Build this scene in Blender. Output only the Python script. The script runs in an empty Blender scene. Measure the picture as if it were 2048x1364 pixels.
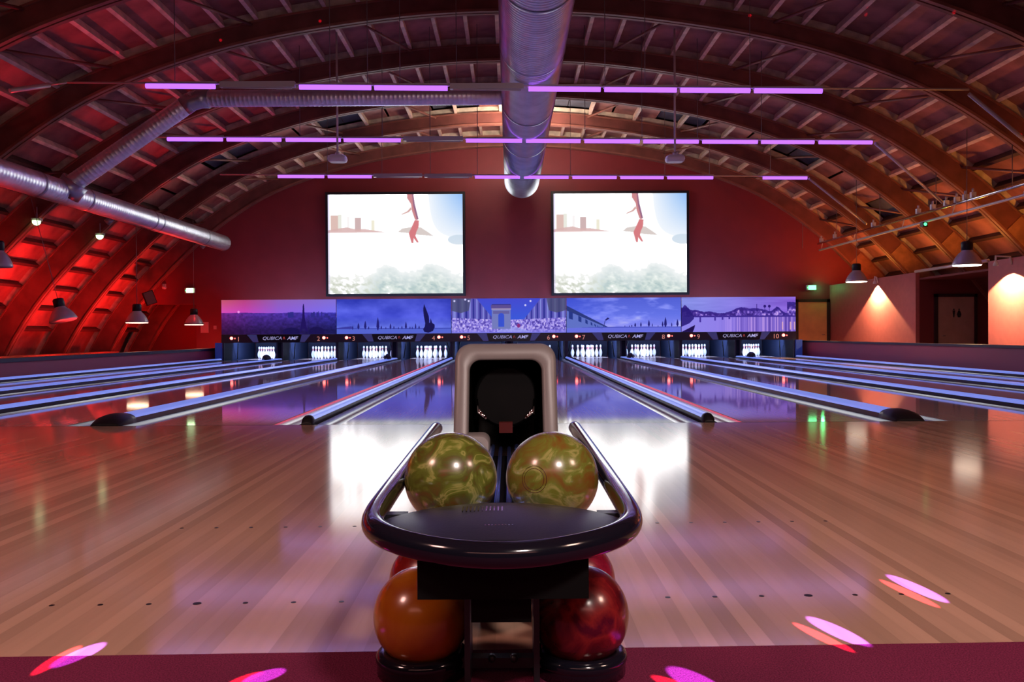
import bpy, math, random
import numpy as np
from mathutils import Vector, Matrix
random.seed(7)
rng = np.random.RandomState(5)
SC = bpy.context.scene
COL = SC.collection
PI = math.pi

# ------------------------------------------------------------------ camera
CAMP = Vector((0.016, 0.0, 0.759))
FPX = 1690.0
cam_d = bpy.data.cameras.new('camera')
cam_d.sensor_width = 36.0
cam_d.lens = FPX / 2048.0 * 36.0
cam_d.clip_start = 0.05
cam_d.clip_end = 200
cam = bpy.data.objects.new('camera', cam_d)
COL.objects.link(cam)
CROT = (Matrix.Rotation(-math.atan(5 / FPX), 4, 'Z') @ Matrix.Rotation(PI / 2 - math.atan(15 / FPX), 4, 'X')
        @ Matrix.Rotation(-math.radians(0.33), 4, 'Z'))
cam.matrix_world = Matrix.Translation(CAMP) @ CROT
SC.camera = cam

# ------------------------------------------------------------------ world, exposure
w = bpy.data.worlds.new('world')
SC.world = w
w.use_nodes = True
w.node_tree.nodes['Background'].inputs[0].default_value = (0.9, 0.45, 0.5, 1)
w.node_tree.nodes['Background'].inputs[1].default_value = 0.012
SC.view_settings.view_transform = 'Standard'
SC.view_settings.look = 'None'
SC.view_settings.exposure = 0.0
SC.view_settings.gamma = 1.0
SC.view_settings.use_curve_mapping = False


def light(name, kind, loc, target, power, color, size=0.5, size_y=None, spread=None, spot=None, blend=0.3, scale=None, roll=0.0):
    d = bpy.data.lights.new(name, kind)
    d.energy = power
    d.color = color
    if kind == 'AREA':
        d.shape = 'RECTANGLE'
        d.size = size
        d.size_y = size_y if size_y else size
        if spread:
            d.spread = math.radians(spread)
    elif kind == 'SPOT':
        d.spot_size = math.radians(spot)
        d.spot_blend = blend
        d.shadow_soft_size = size
    else:
        d.shadow_soft_size = size
    o = bpy.data.objects.new(name, d)
    COL.objects.link(o)
    v = Vector(target) - Vector(loc)
    q = v.to_track_quat('-Z', 'Y').to_matrix().to_4x4()
    m = Matrix.Translation(Vector(loc)) @ q @ Matrix.Rotation(roll, 4, 'Z')
    if scale:
        m = m @ Matrix.Diagonal((scale[0], scale[1], 1, 1))
    o.matrix_world = m
    return o


RED = (1.0, 0.022, 0.018)
AMB = (1.0, 0.33, 0.045)
UV = (0.40, 0.33, 1.0)
# red floods on the slab behind the left partition and two under the side duct
for yy in (12.1, 15.0, 17.95, 20.9, 23.9, 26.9):
    light('red_flood_light', 'AREA', (-10.9, yy, -0.05), (-12.6, yy, 1.9), 80, RED, 0.5, 0.2, 100)
for yy in (20.4, 25.4):
    light('red_flood_light', 'AREA', (-9.2, yy, 3.2), (-12.4, yy, 1.2), 30, RED, 0.2, 0.2, 110)
for yy in (14.5, 18.5, 22.5):  # added unseen lamps that redden the underside of the side duct
    light('red_duct_fill', 'AREA', (-9.6, yy, 0.1), (-8.86, yy, 3.4), 16, RED, 0.6, 0.2, 50)
light('red_flood_light', 'AREA', (-11.3, 29.8, 0.0), (-12.5, 29.8, 2.2), 60, RED, 0.9, 0.3)
light('red_wall_light', 'AREA', (-10.3, 26.6, 0.1), (-8.4, 28.5, 3.0), 26, RED, 0.5, 0.2)
# amber floods behind the parapet of the right-hand rooms
for yy in (14.9, 17.9, 20.9, 23.9, 26.7):
    light('amber_flood_light', 'AREA', (11.2, yy, 2.24), (11.1, yy, 4.0), 34, AMB, 0.6, 0.15, 170)
light('red_wall_light', 'AREA', (11.25, 26.2, 2.22), (7.2, 28.6, 3.9), 38, RED, 0.5, 0.2)
# black-light tubes: light of the three bars
for (bx0, bx1, by, bz) in ((-6.0, 5.2, 14.2, 4.70), (-7.2, 7.7, 18.2, 4.78), (-6.1, 7.8, 22.5, 4.82)):
    light('blacklight_glow', 'AREA', ((bx0 + bx1) / 2, by, bz), ((bx0 + bx1) / 2, by, 0), 62, UV, bx1 - bx0, 0.05)
# unseen lamp behind the camera, then added fill for floor and vault
light('unseen_rear_light', 'AREA', (1.5, -2.2, 4.2), (0.3, 2.9, 0.2), 78, (1.0, 0.80, 0.74), 0.55, 0.55, 110)
light('unseen_rear_light', 'AREA', (-5.0, -1.0, 5.4), (-2.4, 3.4, 0.0), 76, (1.0, 0.52, 0.46), 1.2, 1.2, 100)
light('unseen_rear_light', 'AREA', (6.0, -1.0, 5.4), (3.0, 3.8, 0.0), 76, (1.0, 0.62, 0.50), 1.2, 1.2, 100)
light('unseen_rear_light', 'AREA', (0.0, -5.2, 4.3), (0.0, 14.0, 7.6), 62, (1.0, 0.42, 0.36), 8.0, 1.2)  # added in place of light bounced onto the vault
# warm lamp on top of the duct near the far end
light('duct_top_light', 'AREA', (0.42, 24.0, 6.1), (0.42, 25.2, 7.1), 260, (1.0, 0.78, 0.62), 1.3, 0.3)

# ------------------------------------------------------------------ materials


def mat(name, color=(0.5, 0.5, 0.5), rough=0.5, metal=0.0, emit=None, estr=0.0, spec=0.5, noise=0.0, nscale=8.0,
        stretch=(1, 1, 1), bump=0.0, coat=0.0, rand=0.0, color2=None, coat_rough=0.05, ior=None):
    m = bpy.data.materials.new(name)
    m.use_nodes = True
    nt = m.node_tree
    b = nt.nodes['Principled BSDF']
    b.inputs['Base Color'].default_value = (*color, 1)
    b.inputs['Roughness'].default_value = rough
    b.inputs['Metallic'].default_value = metal
    b.inputs['Specular IOR Level'].default_value = spec
    if ior:
        b.inputs['IOR'].default_value = ior
    if coat:
        b.inputs['Coat Weight'].default_value = coat
        b.inputs['Coat Roughness'].default_value = coat_rough
    if emit:
        b.inputs['Emission Color'].default_value = (*emit, 1)
        b.inputs['Emission Strength'].default_value = estr
    src = None
    if noise or bump or color2:
        tc = nt.nodes.new('ShaderNodeTexCoord')
        mp = nt.nodes.new('ShaderNodeMapping')
        mp.inputs['Scale'].default_value = stretch
        nz = nt.nodes.new('ShaderNodeTexNoise')
        nz.inputs['Scale'].default_value = nscale
        nz.inputs['Detail'].default_value = 5
        nt.links.new(tc.outputs['Object'], mp.inputs['Vector'])
        nt.links.new(mp.outputs[0], nz.inputs['Vector'])
        if noise or color2:
            mx = nt.nodes.new('ShaderNodeMix')
            mx.data_type = 'RGBA'
            mx.inputs[6].default_value = (*[c * (1 - noise) for c in color], 1)
            mx.inputs[7].default_value = (*(color2 or [min(1, c * (1 + noise)) for c in color]), 1)
            rp = nt.nodes.new('ShaderNodeMapRange')
            rp.inputs['From Min'].default_value = 0.35
            rp.inputs['From Max'].default_value = 0.65
            nt.links.new(nz.outputs['Fac'], rp.inputs['Value'])
            nt.links.new(rp.outputs[0], mx.inputs[0])
            src = mx.outputs[2]
        if bump:
            bp = nt.nodes.new('ShaderNodeBump')
            bp.inputs['Strength'].default_value = bump
            bp.inputs['Distance'].default_value = 0.01
            nt.links.new(nz.outputs['Fac'], bp.inputs['Height'])
            nt.links.new(bp.outputs[0], b.inputs['Normal'])
    if rand:
        oi = nt.nodes.new('ShaderNodeObjectInfo')
        mr = nt.nodes.new('ShaderNodeMapRange')
        mr.inputs['To Min'].default_value = 1 - rand
        mr.inputs['To Max'].default_value = 1 + rand
        nt.links.new(oi.outputs['Random'], mr.inputs['Value'])
        hv = nt.nodes.new('ShaderNodeHueSaturation')
        hv.inputs['Color'].default_value = (*color, 1)
        nt.links.new(mr.outputs[0], hv.inputs['Value'])
        if src:
            nt.links.new(src, hv.inputs['Color'])
        src = hv.outputs[0]
    if src:
        nt.links.new(src, b.inputs['Base Color'])
    return m


def emis(name, color, strength):
    m = bpy.data.materials.new(name)
    m.use_nodes = True
    nt = m.node_tree
    nt.nodes.clear()
    e = nt.nodes.new('ShaderNodeEmission')
    e.inputs[0].default_value = (*color, 1)
    e.inputs[1].default_value = strength
    o = nt.nodes.new('ShaderNodeOutputMaterial')
    nt.links.new(e.outputs[0], o.inputs[0])
    return m


M = {}
M['plank'] = mat('maple_plank', (0.50, 0.31, 0.22), 0.105, noise=0.05, nscale=3.0, stretch=(8, 0.5, 1), rand=0.20, spec=0.5)
M['lane'] = mat('lacquered_lane', (0.62, 0.46, 0.43), 0.05, noise=0.10, nscale=4.0, stretch=(12, 0.25, 1), spec=0.5)
M['carpet'] = mat('burgundy_carpet', (0.17, 0.02, 0.06), 0.95, noise=0.35, nscale=260, spec=0.1, bump=0.4)
M['slab'] = mat('dark_slab', (0.05, 0.03, 0.03), 0.7, noise=0.2)
M['pit'] = mat('lane_pit', (0.03, 0.03, 0.035), 0.6)
M['gutter'] = mat('grey_gutter', (0.28, 0.30, 0.33), 0.22, metal=0.55)
M['cap'] = mat('blue_glow_capping', (0.34, 0.44, 0.85), 0.34, emit=(0.17, 0.30, 1.0), estr=0.62)  # blue of the black light put into base colour and glow
M['capside'] = mat('dark_capping_side', (0.06, 0.06, 0.09), 0.3)
M['black'] = mat('black_plastic', (0.008, 0.008, 0.010), 0.42, spec=0.35)
M['blackgloss'] = mat('gloss_black_tube', (0.006, 0.006, 0.012), 0.12, spec=0.5, coat=0.25, coat_rough=0.04)
M['pad'] = mat('black_moulded_tray', (0.012, 0.013, 0.018), 0.36, bump=0.05, nscale=220)
M['blackmatt'] = mat('matt_black', (0.0025, 0.0025, 0.003), 0.6, spec=0.15)
M['hood'] = mat('beige_hood_plastic', (0.19, 0.178, 0.178), 0.38, noise=0.05, nscale=6)
M['hoodin'] = mat('hood_lining', (0.003, 0.003, 0.003), 0.25, spec=0.25)
M['chrome'] = mat('chrome', (0.7, 0.7, 0.72), 0.12, metal=1.0)
M['rod'] = mat('blue_sheen_rod', (0.16, 0.30, 0.95), 0.25, metal=0.8)  # blue reflection on the steel put into the base colour
M['redpl'] = mat('dark_red_plastic', (0.07, 0.006, 0.004), 0.4)
M['duct'] = mat('galvanised_duct', (0.82, 0.84, 0.92), 0.36, metal=0.9, noise=0.10, nscale=3)
M['band'] = mat('duct_band', (0.42, 0.44, 0.50), 0.32, metal=0.9)
M['wood'] = mat('reddish_beam_wood', (0.17, 0.05, 0.04), 0.62, noise=0.25, nscale=2.2, stretch=(1, 1, 1))
M['chord'] = mat('beam_chord_wood', (0.25, 0.09, 0.065), 0.6, noise=0.2, nscale=2.5)
M['gusset'] = mat('pale_gusset_wood', (0.40, 0.17, 0.08), 0.6, noise=0.2, nscale=5)
M['purlin'] = mat('purlin_wood', (0.72, 0.52, 0.42), 0.65, noise=0.2, nscale=4, rand=0.2)
M['purlinshade'] = mat('shaded_purlin_wood', (0.05, 0.018, 0.014), 0.7, noise=0.2, nscale=4, rand=0.2)  # shade on the low purlins put into a darker colour
M['deck'] = mat('roof_board', (0.31, 0.125, 0.105), 0.75, noise=0.3, nscale=2.2, rand=0.22)
M['deckblue'] = mat('blue_grey_lining', (0.07, 0.075, 0.11), 0.7, noise=0.3, nscale=2)
M['block'] = mat('pale_blocking', (0.55, 0.48, 0.38), 0.7, noise=0.25, nscale=5)
M['redwall'] = mat('red_wall_paint', (0.22, 0.019, 0.026), 0.55, noise=0.06, nscale=1.5)
M['sidewall'] = mat('dusky_red_paint', (0.42, 0.115, 0.11), 0.6, noise=0.05)
M['darkwall'] = mat('dark_red_paint', (0.16, 0.02, 0.02), 0.7)
M['part'] = mat('plum_partition_paint', (0.34, 0.06, 0.11), 0.5)
M['partcap'] = mat('dark_partition_cap', (0.03, 0.02, 0.03), 0.4)
M['navy'] = mat('navy_partition_cap', (0.015, 0.012, 0.035), 0.4)
M['door'] = mat('ochre_door', (0.75, 0.36, 0.14), 0.5, noise=0.08, nscale=3)
M['door2'] = mat('tan_door', (0.42, 0.24, 0.17), 0.5, noise=0.08, nscale=3)
M['dframe'] = mat('dark_door_frame', (0.03, 0.012, 0.012), 0.5)
M['pin'] = mat('white_pin', (0.85, 0.87, 0.9), 0.2, coat=0.4)
M['pinred'] = mat('pin_red_stripe', (0.6, 0.03, 0.03), 0.3)
M['kick'] = mat('kickback_plate', (0.010, 0.014, 0.034), 0.6, spec=0.1)
M['kickedge'] = mat('kickback_edge', (0.04, 0.05, 0.085), 0.6, spec=0.2)
M['kickblue'] = mat('blue_glow_panel', (0.03, 0.07, 0.30), 0.4, emit=(0.01, 0.04, 0.35), estr=0.22)  # blue light on the dark blue panel put in as a faint glow
M['curtain'] = mat('pit_curtain', (0.004, 0.005, 0.02), 0.9)
M['fascia'] = mat('fascia_dark', (0.022, 0.02, 0.045), 0.4)
M['fasciab'] = mat('fascia_blue', (0.07, 0.08, 0.22), 0.4, emit=(0.05, 0.06, 0.25), estr=0.35)
M['plate'] = mat('logo_plate', (0.004, 0.006, 0.016), 0.3)
M['letter'] = mat('logo_letter', (0.6, 0.62, 0.8), 0.4, emit=(0.5, 0.55, 0.9), estr=0.45)
M['letterred'] = mat('logo_red', (0.6, 0.1, 0.1), 0.4, emit=(0.8, 0.12, 0.12), estr=0.5)
M['number'] = mat('lane_number', (0.6, 0.35, 0.3), 0.4, emit=(0.75, 0.30, 0.22), estr=0.55)
M['redlamp'] = emis('red_lamp', (1.0, 0.12, 0.10), 9.0)
M['redlamp2'] = emis('red_lamp_small', (1.0, 0.10, 0.08), 4.0)
M['tube'] = emis('violet_tube', (0.42, 0.13, 1.0), 1.7)
M['fixture'] = mat('white_fixture', (0.62, 0.62, 0.64), 0.35)
M['rail'] = mat('thin_rail', (0.62, 0.55, 0.55), 0.4, metal=0.3)
M['wire'] = mat('hanging_wire', (0.22, 0.17, 0.17), 0.5, metal=0.3)
M['screenframe'] = mat('black_screen_frame', (0.006, 0.006, 0.012), 0.5)
M['lampshade'] = mat('grey_lamp_shade', (0.42, 0.40, 0.42), 0.35, metal=0.3)
M['lampglass'] = emis('warm_lamp_glass', (1.0, 0.78, 0.60), 9.0)
M['lampglow'] = emis('orange_lamp_glass', (1.0, 0.62, 0.40), 12.0)
M['lampoff'] = mat('unlit_lamp_glass', (0.35, 0.42, 0.46), 0.2)
M['exit'] = emis('green_exit_face', (0.12, 1.0, 0.30), 5.0)
M['exitw'] = emis('green_white_lamp', (0.62, 1.0, 0.50), 5.0)
M['ledgreen'] = emis('green_led', (0.08, 1.0, 0.25), 3.0)
M['white'] = mat('white_plastic', (0.7, 0.68, 0.68), 0.4)
M['led'] = emis('red_led_strip', (1.0, 0.07, 0.13), 3.0)
M['dot'] = mat('dark_dot', (0.015, 0.010, 0.010), 0.4)
M['foul'] = mat('foul_line', (0.02, 0.02, 0.03), 0.2)
M['sign'] = mat('toilet_symbol', (0.02, 0.01, 0.01), 0.5)
M['poster'] = mat('pale_notice', (0.55, 0.30, 0.28), 0.6)
M['sconceglow'] = emis('sconce_glow', (1.0, 0.70, 0.40), 4.0)

# ------------------------------------------------------------------ mesh builder


class MB:
    def __init__(s):
        s.v = []
        s.f = []
        s.mi = []
        s.sm = []

    def add(s, vs, fs, mi=0, smooth=False):
        n = len(s.v)
        s.v.extend([tuple(p) for p in vs])
        for f in fs:
            s.f.append([i + n for i in f])
            s.mi.append(mi)
            s.sm.append(smooth)
        return s

    def box(s, x0, x1, y0, y1, z0, z1, mi=0, mtx=None):
        vs = [Vector((x, y, z)) for x in (x0, x1) for y in (y0, y1) for z in (z0, z1)]
        if mtx is not None:
            vs = [mtx @ p for p in vs]
        return s.add(vs, [(0, 1, 3, 2), (4, 6, 7, 5), (0, 4, 5, 1), (2, 3, 7, 6), (0, 2, 6, 4), (1, 5, 7, 3)], mi)

    def rings(s, rings, closed=True, cap0=False, cap1=False, mi=0, smooth=True, capmi=None):
        n = len(rings[0])
        vs = [p for r in rings for p in r]
        fs = []
        m = n if closed else n - 1
        for i in range(len(rings) - 1):
            for j in range(m):
                k = (j + 1) % n
                fs.append((i * n + j, i * n + k, (i + 1) * n + k, (i + 1) * n + j))
        s.add(vs, fs, mi, smooth)
        cm = mi if capmi is None else capmi
        if cap0:
            s.add(rings[0], [list(range(n))[::-1]], cm, False)
        if cap1:
            s.add(rings[-1], [list(range(n))], cm, False)
        return s

    def tube(s, path, r, n=10, cap=True, mi=0, closed=False):
        path = [Vector(p) for p in path]
        rs = r if isinstance(r, (list, tuple)) else [r] * len(path)
        rings = []
        up = None
        L = len(path)
        for i, p in enumerate(path):
            if closed:
                t = path[(i + 1) % L] - path[i - 1]
            elif i == 0:
                t = path[1] - p
            elif i == L - 1:
                t = p - path[i - 1]
            else:
                t = (path[i + 1] - p).normalized() + (p - path[i - 1]).normalized()
            t.normalize()
            if up is None:
                a = Vector((0, 0, 1)) if abs(t.z) < 0.9 else Vector((1, 0, 0))
                up = (a - t * a.dot(t)).normalized()
            else:
                up = (up - t * up.dot(t)).normalized()
            sd = t.cross(up)
            rings.append([p + (up * math.cos(2 * PI * k / n) + sd * math.sin(2 * PI * k / n)) * rs[i] for k in range(n)])
        if closed:
            rings.append(rings[0])
            return s.rings(rings, mi=mi)
        return s.rings(rings, cap0=cap, cap1=cap, mi=mi)

    def lathe(s, prof, n=16, c=(0, 0, 0), mi=0, axis='Z', cap=True, matfn=None):
        rr = []
        for (r, h) in prof:
            rr.append([Vector((c[0] + r * math.cos(2 * PI * k / n), c[1] + r * math.sin(2 * PI * k / n), c[2] + h)) if axis == 'Z'
                       else Vector((c[0] + r * math.cos(2 * PI * k / n), c[1] + h, c[2] + r * math.sin(2 * PI * k / n))) for k in range(n)])
        for i in range(len(rr) - 1):
            mm = matfn(i) if matfn else mi
            s.rings([rr[i], rr[i + 1]], mi=mm)
        if cap:
            s.add(rr[0], [list(range(n))[::-1]], mi)
            s.add(rr[-1], [list(range(n))], mi)
        return s

    def prism(s, poly, y0, y1, mi=0, plane='XZ'):
        n = len(poly)
        if plane == 'XZ':
            a = [(p[0], y0, p[1]) for p in poly]
            b = [(p[0], y1, p[1]) for p in poly]
        else:
            a = [(p[0], p[1], y0) for p in poly]
            b = [(p[0], p[1], y1) for p in poly]
        fs = [list(range(n)), list(range(n, 2 * n))[::-1]]
        for i in range(n):
            j = (i + 1) % n
            fs.append((i, i + n, j + n, j))
        return s.add(a + b, fs, mi)

    def mesh(s, name, mats):
        me = bpy.data.meshes.new(name)
        me.from_pydata(s.v, [], s.f)
        for m in (mats if isinstance(mats, (list, tuple)) else [mats]):
            me.materials.append(m)
        me.polygons.foreach_set('material_index', s.mi)
        me.polygons.foreach_set('use_smooth', s.sm)
        import bmesh
        bm = bmesh.new()
        bm.from_mesh(me)
        bmesh.ops.remove_doubles(bm, verts=bm.verts, dist=1e-6)
        bmesh.ops.recalc_face_normals(bm, faces=bm.faces)
        bm.to_mesh(me)
        bm.free()
        me.update()
        return me


def put(name, me, parent=None, loc=None):
    o = bpy.data.objects.new(name, me)
    COL.objects.link(o)
    if loc is not None:
        o.location = loc
    if parent:
        o.parent = parent
    return o


def obj(name, mb, mats, parent=None, loc=None):
    return put(name, mb.mesh(name, mats), parent, loc)


def tag(o, label=None, cat=None, group=None, kind=None):
    if label:
        o['label'] = label
    if cat:
        o['category'] = cat
    if group:
        o['group'] = group
    if kind:
        o['kind'] = kind
    return o


def thing(name, label, cat, loc=(0, 0, 0), group=None):
    o = bpy.data.objects.new(name, None)
    o.empty_display_size = 0.1
    COL.objects.link(o)
    o.location = loc
    return tag(o, label, cat, group)


def copy_tree(o, parent=None):
    c = o.copy()
    COL.objects.link(c)
    if parent:
        c.parent = parent
    for ch in list(o.children):
        copy_tree(ch, c)
    return c


# ------------------------------------------------------------------ vault curve (underside of the arches)
PTS = [(0, 7.0), (1.6, 6.95), (3.2, 6.77), (4.8, 6.50), (6.2, 6.14), (7.7, 5.60), (8.6, 5.15), (9.5, 4.56), (10.2, 4.03),
       (10.8, 3.50), (11.5, 2.80), (12.1, 2.15), (12.83, 1.20), (13.4, 0.22), (13.62, -0.3)]
XC = 0.12
ctrl = [(-x, z) for x, z in PTS[:0:-1]] + PTS
ctrl = np.array(ctrl)
seg = np.concatenate([[0], np.cumsum(np.hypot(*np.diff(ctrl, axis=0).T))])


def catmull(t):
    i = int(np.clip(np.searchsorted(seg, t) - 1, 0, len(seg) - 2))
    u = (t - seg[i]) / (seg[i + 1] - seg[i])
    p = [ctrl[max(0, min(len(ctrl) - 1, j))] for j in (i - 1, i, i + 1, i + 2)]
    return 0.5 * ((2 * p[1]) + (-p[0] + p[2]) * u + (2 * p[0] - 5 * p[1] + 4 * p[2] - p[3]) * u * u + (-p[0] + 3 * p[1] - 3 * p[2] + p[3]) * u ** 3)


fine = np.array([catmull(t) for t in np.linspace(0, seg[-1], 900)])
k9 = np.ones(25) / 25
sm = np.stack([np.convolve(np.pad(fine[:, i], 12, mode='edge'), k9, 'valid') for i in (0, 1)], 1)
sm[:14] = fine[:14]
sm[-14:] = fine[-14:]
fine = sm
fine[:, 0] += XC
fseg = np.concatenate([[0], np.cumsum(np.hypot(*np.diff(fine, axis=0).T))])
LEN = fseg[-1]


def curve(s):
    """point and outward normal at arc length s of the arch underside"""
    x = np.interp(s, fseg, fine[:, 0])
    z = np.interp(s, fseg, fine[:, 1])
    e = 0.25
    x0, z0 = np.interp(max(0, s - e), fseg, fine[:, 0]), np.interp(max(0, s - e), fseg, fine[:, 1])
    x1, z1 = np.interp(min(LEN, s + e), fseg, fine[:, 0]), np.interp(min(LEN, s + e), fseg, fine[:, 1])
    tx, tz = x1 - x0, z1 - z0
    l = math.hypot(tx, tz)
    tx, tz = tx / l, tz / l
    return x, z, -tz, tx   # normal = (-tz, tx): points up at the top


def arch_t(s):
    a = abs(s / LEN - 0.5) * 2
    return 0.38 + 0.30 * max(0, (a - 0.35) / 0.65) ** 1.2


PD = 0.72        # outward offset of the purlin undersides from the arch underside would vary; use own line


def off(s, d):
    x, z, nx, nz = curve(s)
    return x + nx * d, z + nz * d


ARCH_Y = [10.6, 13.55, 16.5, 19.45, 22.4, 25.35, 28.3, 31.25]
BAY = 2.95

# ------------------------------------------------------------------ floor
XF = 8.86
YFOUL = 7.1
b = MB().box(-13.9, 13.9, -6.5, 33.0, -0.42, -0.30)
floor = tag(obj('floor', b, M['slab']), kind='structure')
PW = 0.1355 / 3
XP = 145.5 * PW
npl = 291
pm = MB().box(-PW / 2, PW / 2, 1.7, YFOUL, -0.05, 0.0).mesh('plank', M['plank'])
for i in range(npl):
    put('plank', pm, floor, (-XP + PW / 2 + i * PW, 0, 0))
obj('approach_side', MB().box(-XF, -XP, 1.7, YFOUL, -0.05, 0.0).box(XP, XF, 1.7, YFOUL, -0.05, 0.0), M['plank'], floor)
# base under the approach and the lane bed
obj('lane_bed', MB().box(-XF, XF, -6.4, 28.2, -0.30, -0.16), M['pit'], floor)
obj('approach_base', MB().box(-XF, XF, -6.4, YFOUL - 0.01, -0.16, -0.051), M['pit'], floor)
obj('foul_line', MB().box(-XF, XF, YFOUL, YFOUL + 0.012, -0.05, 0.0006), M['foul'], floor)
cp = MB().prism([(-XF, -6.4), (XF, -6.4), (XF, 2.20), (-XF, 1.826)], -0.05, 0.004, plane='XY')
carpet = tag(obj('floor_carpet', cp, M['carpet']), kind='structure')
dm = MB().lathe([(0.0075, 0), (0.0075, 0.0008)], 14).mesh('approach_dot', M['dot'])
dm2 = MB().lathe([(0.012, 0), (0.012, 0.0008)], 14).mesh('approach_dot', M['dot'])
for sx in (-1, 1):
    for yy, kk in ((2.405, range(-3, 4)), (3.35, range(-3, 3))):
        for k in kk:
            x = sx * 0.872 + (k * 0.1355 if sx < 0 else -k * 0.1355 if yy > 3 else k * 0.1355)
            put('approach_dot', dm2 if (k == 0 and yy < 3) else dm, floor, (x, yy + 0.0208 * x, 0.0))

# ------------------------------------------------------------------ walls


def strip_wall(name, y0, y1, xs, zb, m):
    """a vertical wall whose top follows the vault and whose bottom is zb(x)"""
    mb = MB()
    fx = fine[:, 0]
    ex = np.array([off(s, 0.75) for s in fseg])

    def top(x):
        return float(np.interp(x, ex[:, 0], ex[:, 1]))
    for a, c in zip(xs[:-1], xs[1:]):
        zb0 = zb((a + c) / 2)
        vs = []
        for y in (y0, y1):
            vs += [(a, y, zb0), (c, y, zb0), (c, y, max(zb0 + .01, top(c))), (a, y, max(zb0 + .01, top(a)))]
        mb.add(vs, [(0, 1, 2, 3), (7, 6, 5, 4), (0, 4, 5, 1), (3, 2, 6, 7), (0, 3, 7, 4), (1, 5, 6, 2)])
    return obj(name, mb, m)


xs = sorted(set([round(v, 3) for v in np.linspace(-13.7, 13.9, 70)] + [-10.5]))
tag(strip_wall('wall_back', 28.42, 28.56, xs, lambda x: 1.80 if x < -10.5 else -0.3, M['redwall']), kind='structure')
tag(strip_wall('wall_back_far', 31.5, 31.6, xs, lambda x: -0.3, M['darkwall']), kind='structure')
tag(strip_wall('wall_front', -6.4, -6.3, xs, lambda x: -0.3, M['darkwall']), kind='structure')
WX = 10.8
tag(obj('wall_right', MB().box(WX, WX + 0.1, 22.4, 28.42, -0.3, 2.32), M['sidewall']), kind='structure')
tag(obj('wall_right_near', MB().box(WX, WX + 0.1, -6.3, 19.0, -0.3, 2.32).box(WX + .1, 13.3, 18.9, 19.0, -0.3, 2.12), M['sidewall']), kind='structure')
tag(obj('wall_right_recess', MB().box(WX + 0.1, 13.2, 22.4, 22.5, -0.3, 2.12), M['darkwall']), kind='structure')
tag(obj('ceiling_right_rooms', MB().box(WX + 0.10, 12.4, -6.3, 28.42, 2.12, 2.17), M['darkwall']), kind='structure')
tag(obj('trim_1', MB().tube([(WX, 19.0, 2.34), (WX, 22.4, 2.34)], 0.04), M['rail']), kind='structure')
# low partitions either side of the lanes
pl = tag(obj('wall_left_low', MB().box(-9.0, -8.88, 2.4, 28.2, -0.3, 0.30), M['part']), kind='structure')
obj('partition_cap', MB().box(-9.03, -8.85, 2.4, 28.2, 0.30, 0.37), M['navy'], pl)
prt = tag(obj('wall_right_low', MB().box(8.88, 9.0, 2.4, 28.2, -0.3, 0.45), M['part']), kind='structure')
obj('partition_cap', MB().box(8.85, 9.03, 2.4, 28.2, 0.45, 0.50), M['partcap'], prt)
# knee wall ledges under the arch feet on the left
kc = tag(obj('trim_3', MB().box(-13.45, -13.05, 2.4, 28.3, -0.3, 0.24), M['gusset']), kind='structure')
lg = tag(obj('trim_2', MB().box(-9.75, -9.1, 2.4, 28.3, -0.3, 0.05), M['part']), kind='structure')

# doors
d1 = tag(obj('door_1', MB().box(9.72, 10.68, 28.36, 28.42, -0.28, 1.76), M['door']), kind='structure')
obj('door_frame', MB().box(9.60, 9.72, 28.34, 28.42, -0.3, 1.85).box(10.68, 10.78, 28.34, 28.42, -0.3, 1.85).box(9.60, 10.78, 28.34, 28.42, 1.76, 1.85), M['dframe'], d1)
obj('door_handle', MB().tube([(10.6, 28.33, 0.66), (10.5, 28.33, 0.66)], 0.012), M['chrome'], d1)
DX0, DX1 = 11.36, 12.32
d2 = tag(obj('door_2', MB().box(DX0, DX1, 22.34, 22.4, -0.28, 1.66), M['door2']), kind='structure')
obj('door_frame', MB().box(DX0 - .08, DX0, 22.32, 22.4, -0.3, 1.74).box(DX1, DX1 + .08, 22.32, 22.4, -0.3, 1.74).box(DX0 - .08, DX1 + .08, 22.32, 22.4, 1.66, 1.74), M['dframe'], d2)
obj('door_handle', MB().tube([(DX0 + .08, 22.31, 0.63), (DX0 + .18, 22.31, 0.63)], 0.012), M['chrome'], d2)
sy = MB()
for (cx, w0, w1) in ((DX0 + .42, .035, .022), (DX0 + .56, .022, .06)):
    sy.lathe([(0.0, -.003), (.02, -.003), (.02, .003), (0.0, .003)], 12, (cx, 22.335, 1.33), axis='Y', cap=False)
    sy.prism([(cx - w0, 1.30), (cx + w0, 1.30), (cx + w1, 1.20), (cx + w1 * .5, 1.12), (cx - w1 * .5, 1.12), (cx - w1, 1.20)], 22.332, 22.338)
obj('toilet_symbol', sy, M['sign'], d2)

# ------------------------------------------------------------------ vault: shell, boards, purlins
ceil_mb = MB()
NS = 60
ro = []
for y in (-6.4, 31.6):
    ro.append([(off(s, 1.02)[0], y, off(s, 1.02)[1]) for s in np.linspace(0, LEN, NS)])
ceil_mb.rings(ro, closed=False, smooth=True)
ceiling = tag(obj('ceiling', ceil_mb, M['deck']), kind='structure')
SP = 0.655
PN = int(LEN / SP)
s0 = (LEN - (PN - 1) * SP) / 2
PURL = [s0 + i * SP for i in range(PN)]
LB = BAY - 0.20


def purlin_off(s):
    return arch_t(s) + 0.0


def frame_at(s, d, y):
    x, z, nx, nz = curve(s)
    # columns: local X = tangent, Y = world Y, Z = normal
    m = Matrix(((nz, 0, nx, x + nx * d), (0, 1, 0, y), (-nx, 0, nz, z + nz * d), (0, 0, 0, 1)))
    return m


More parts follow.
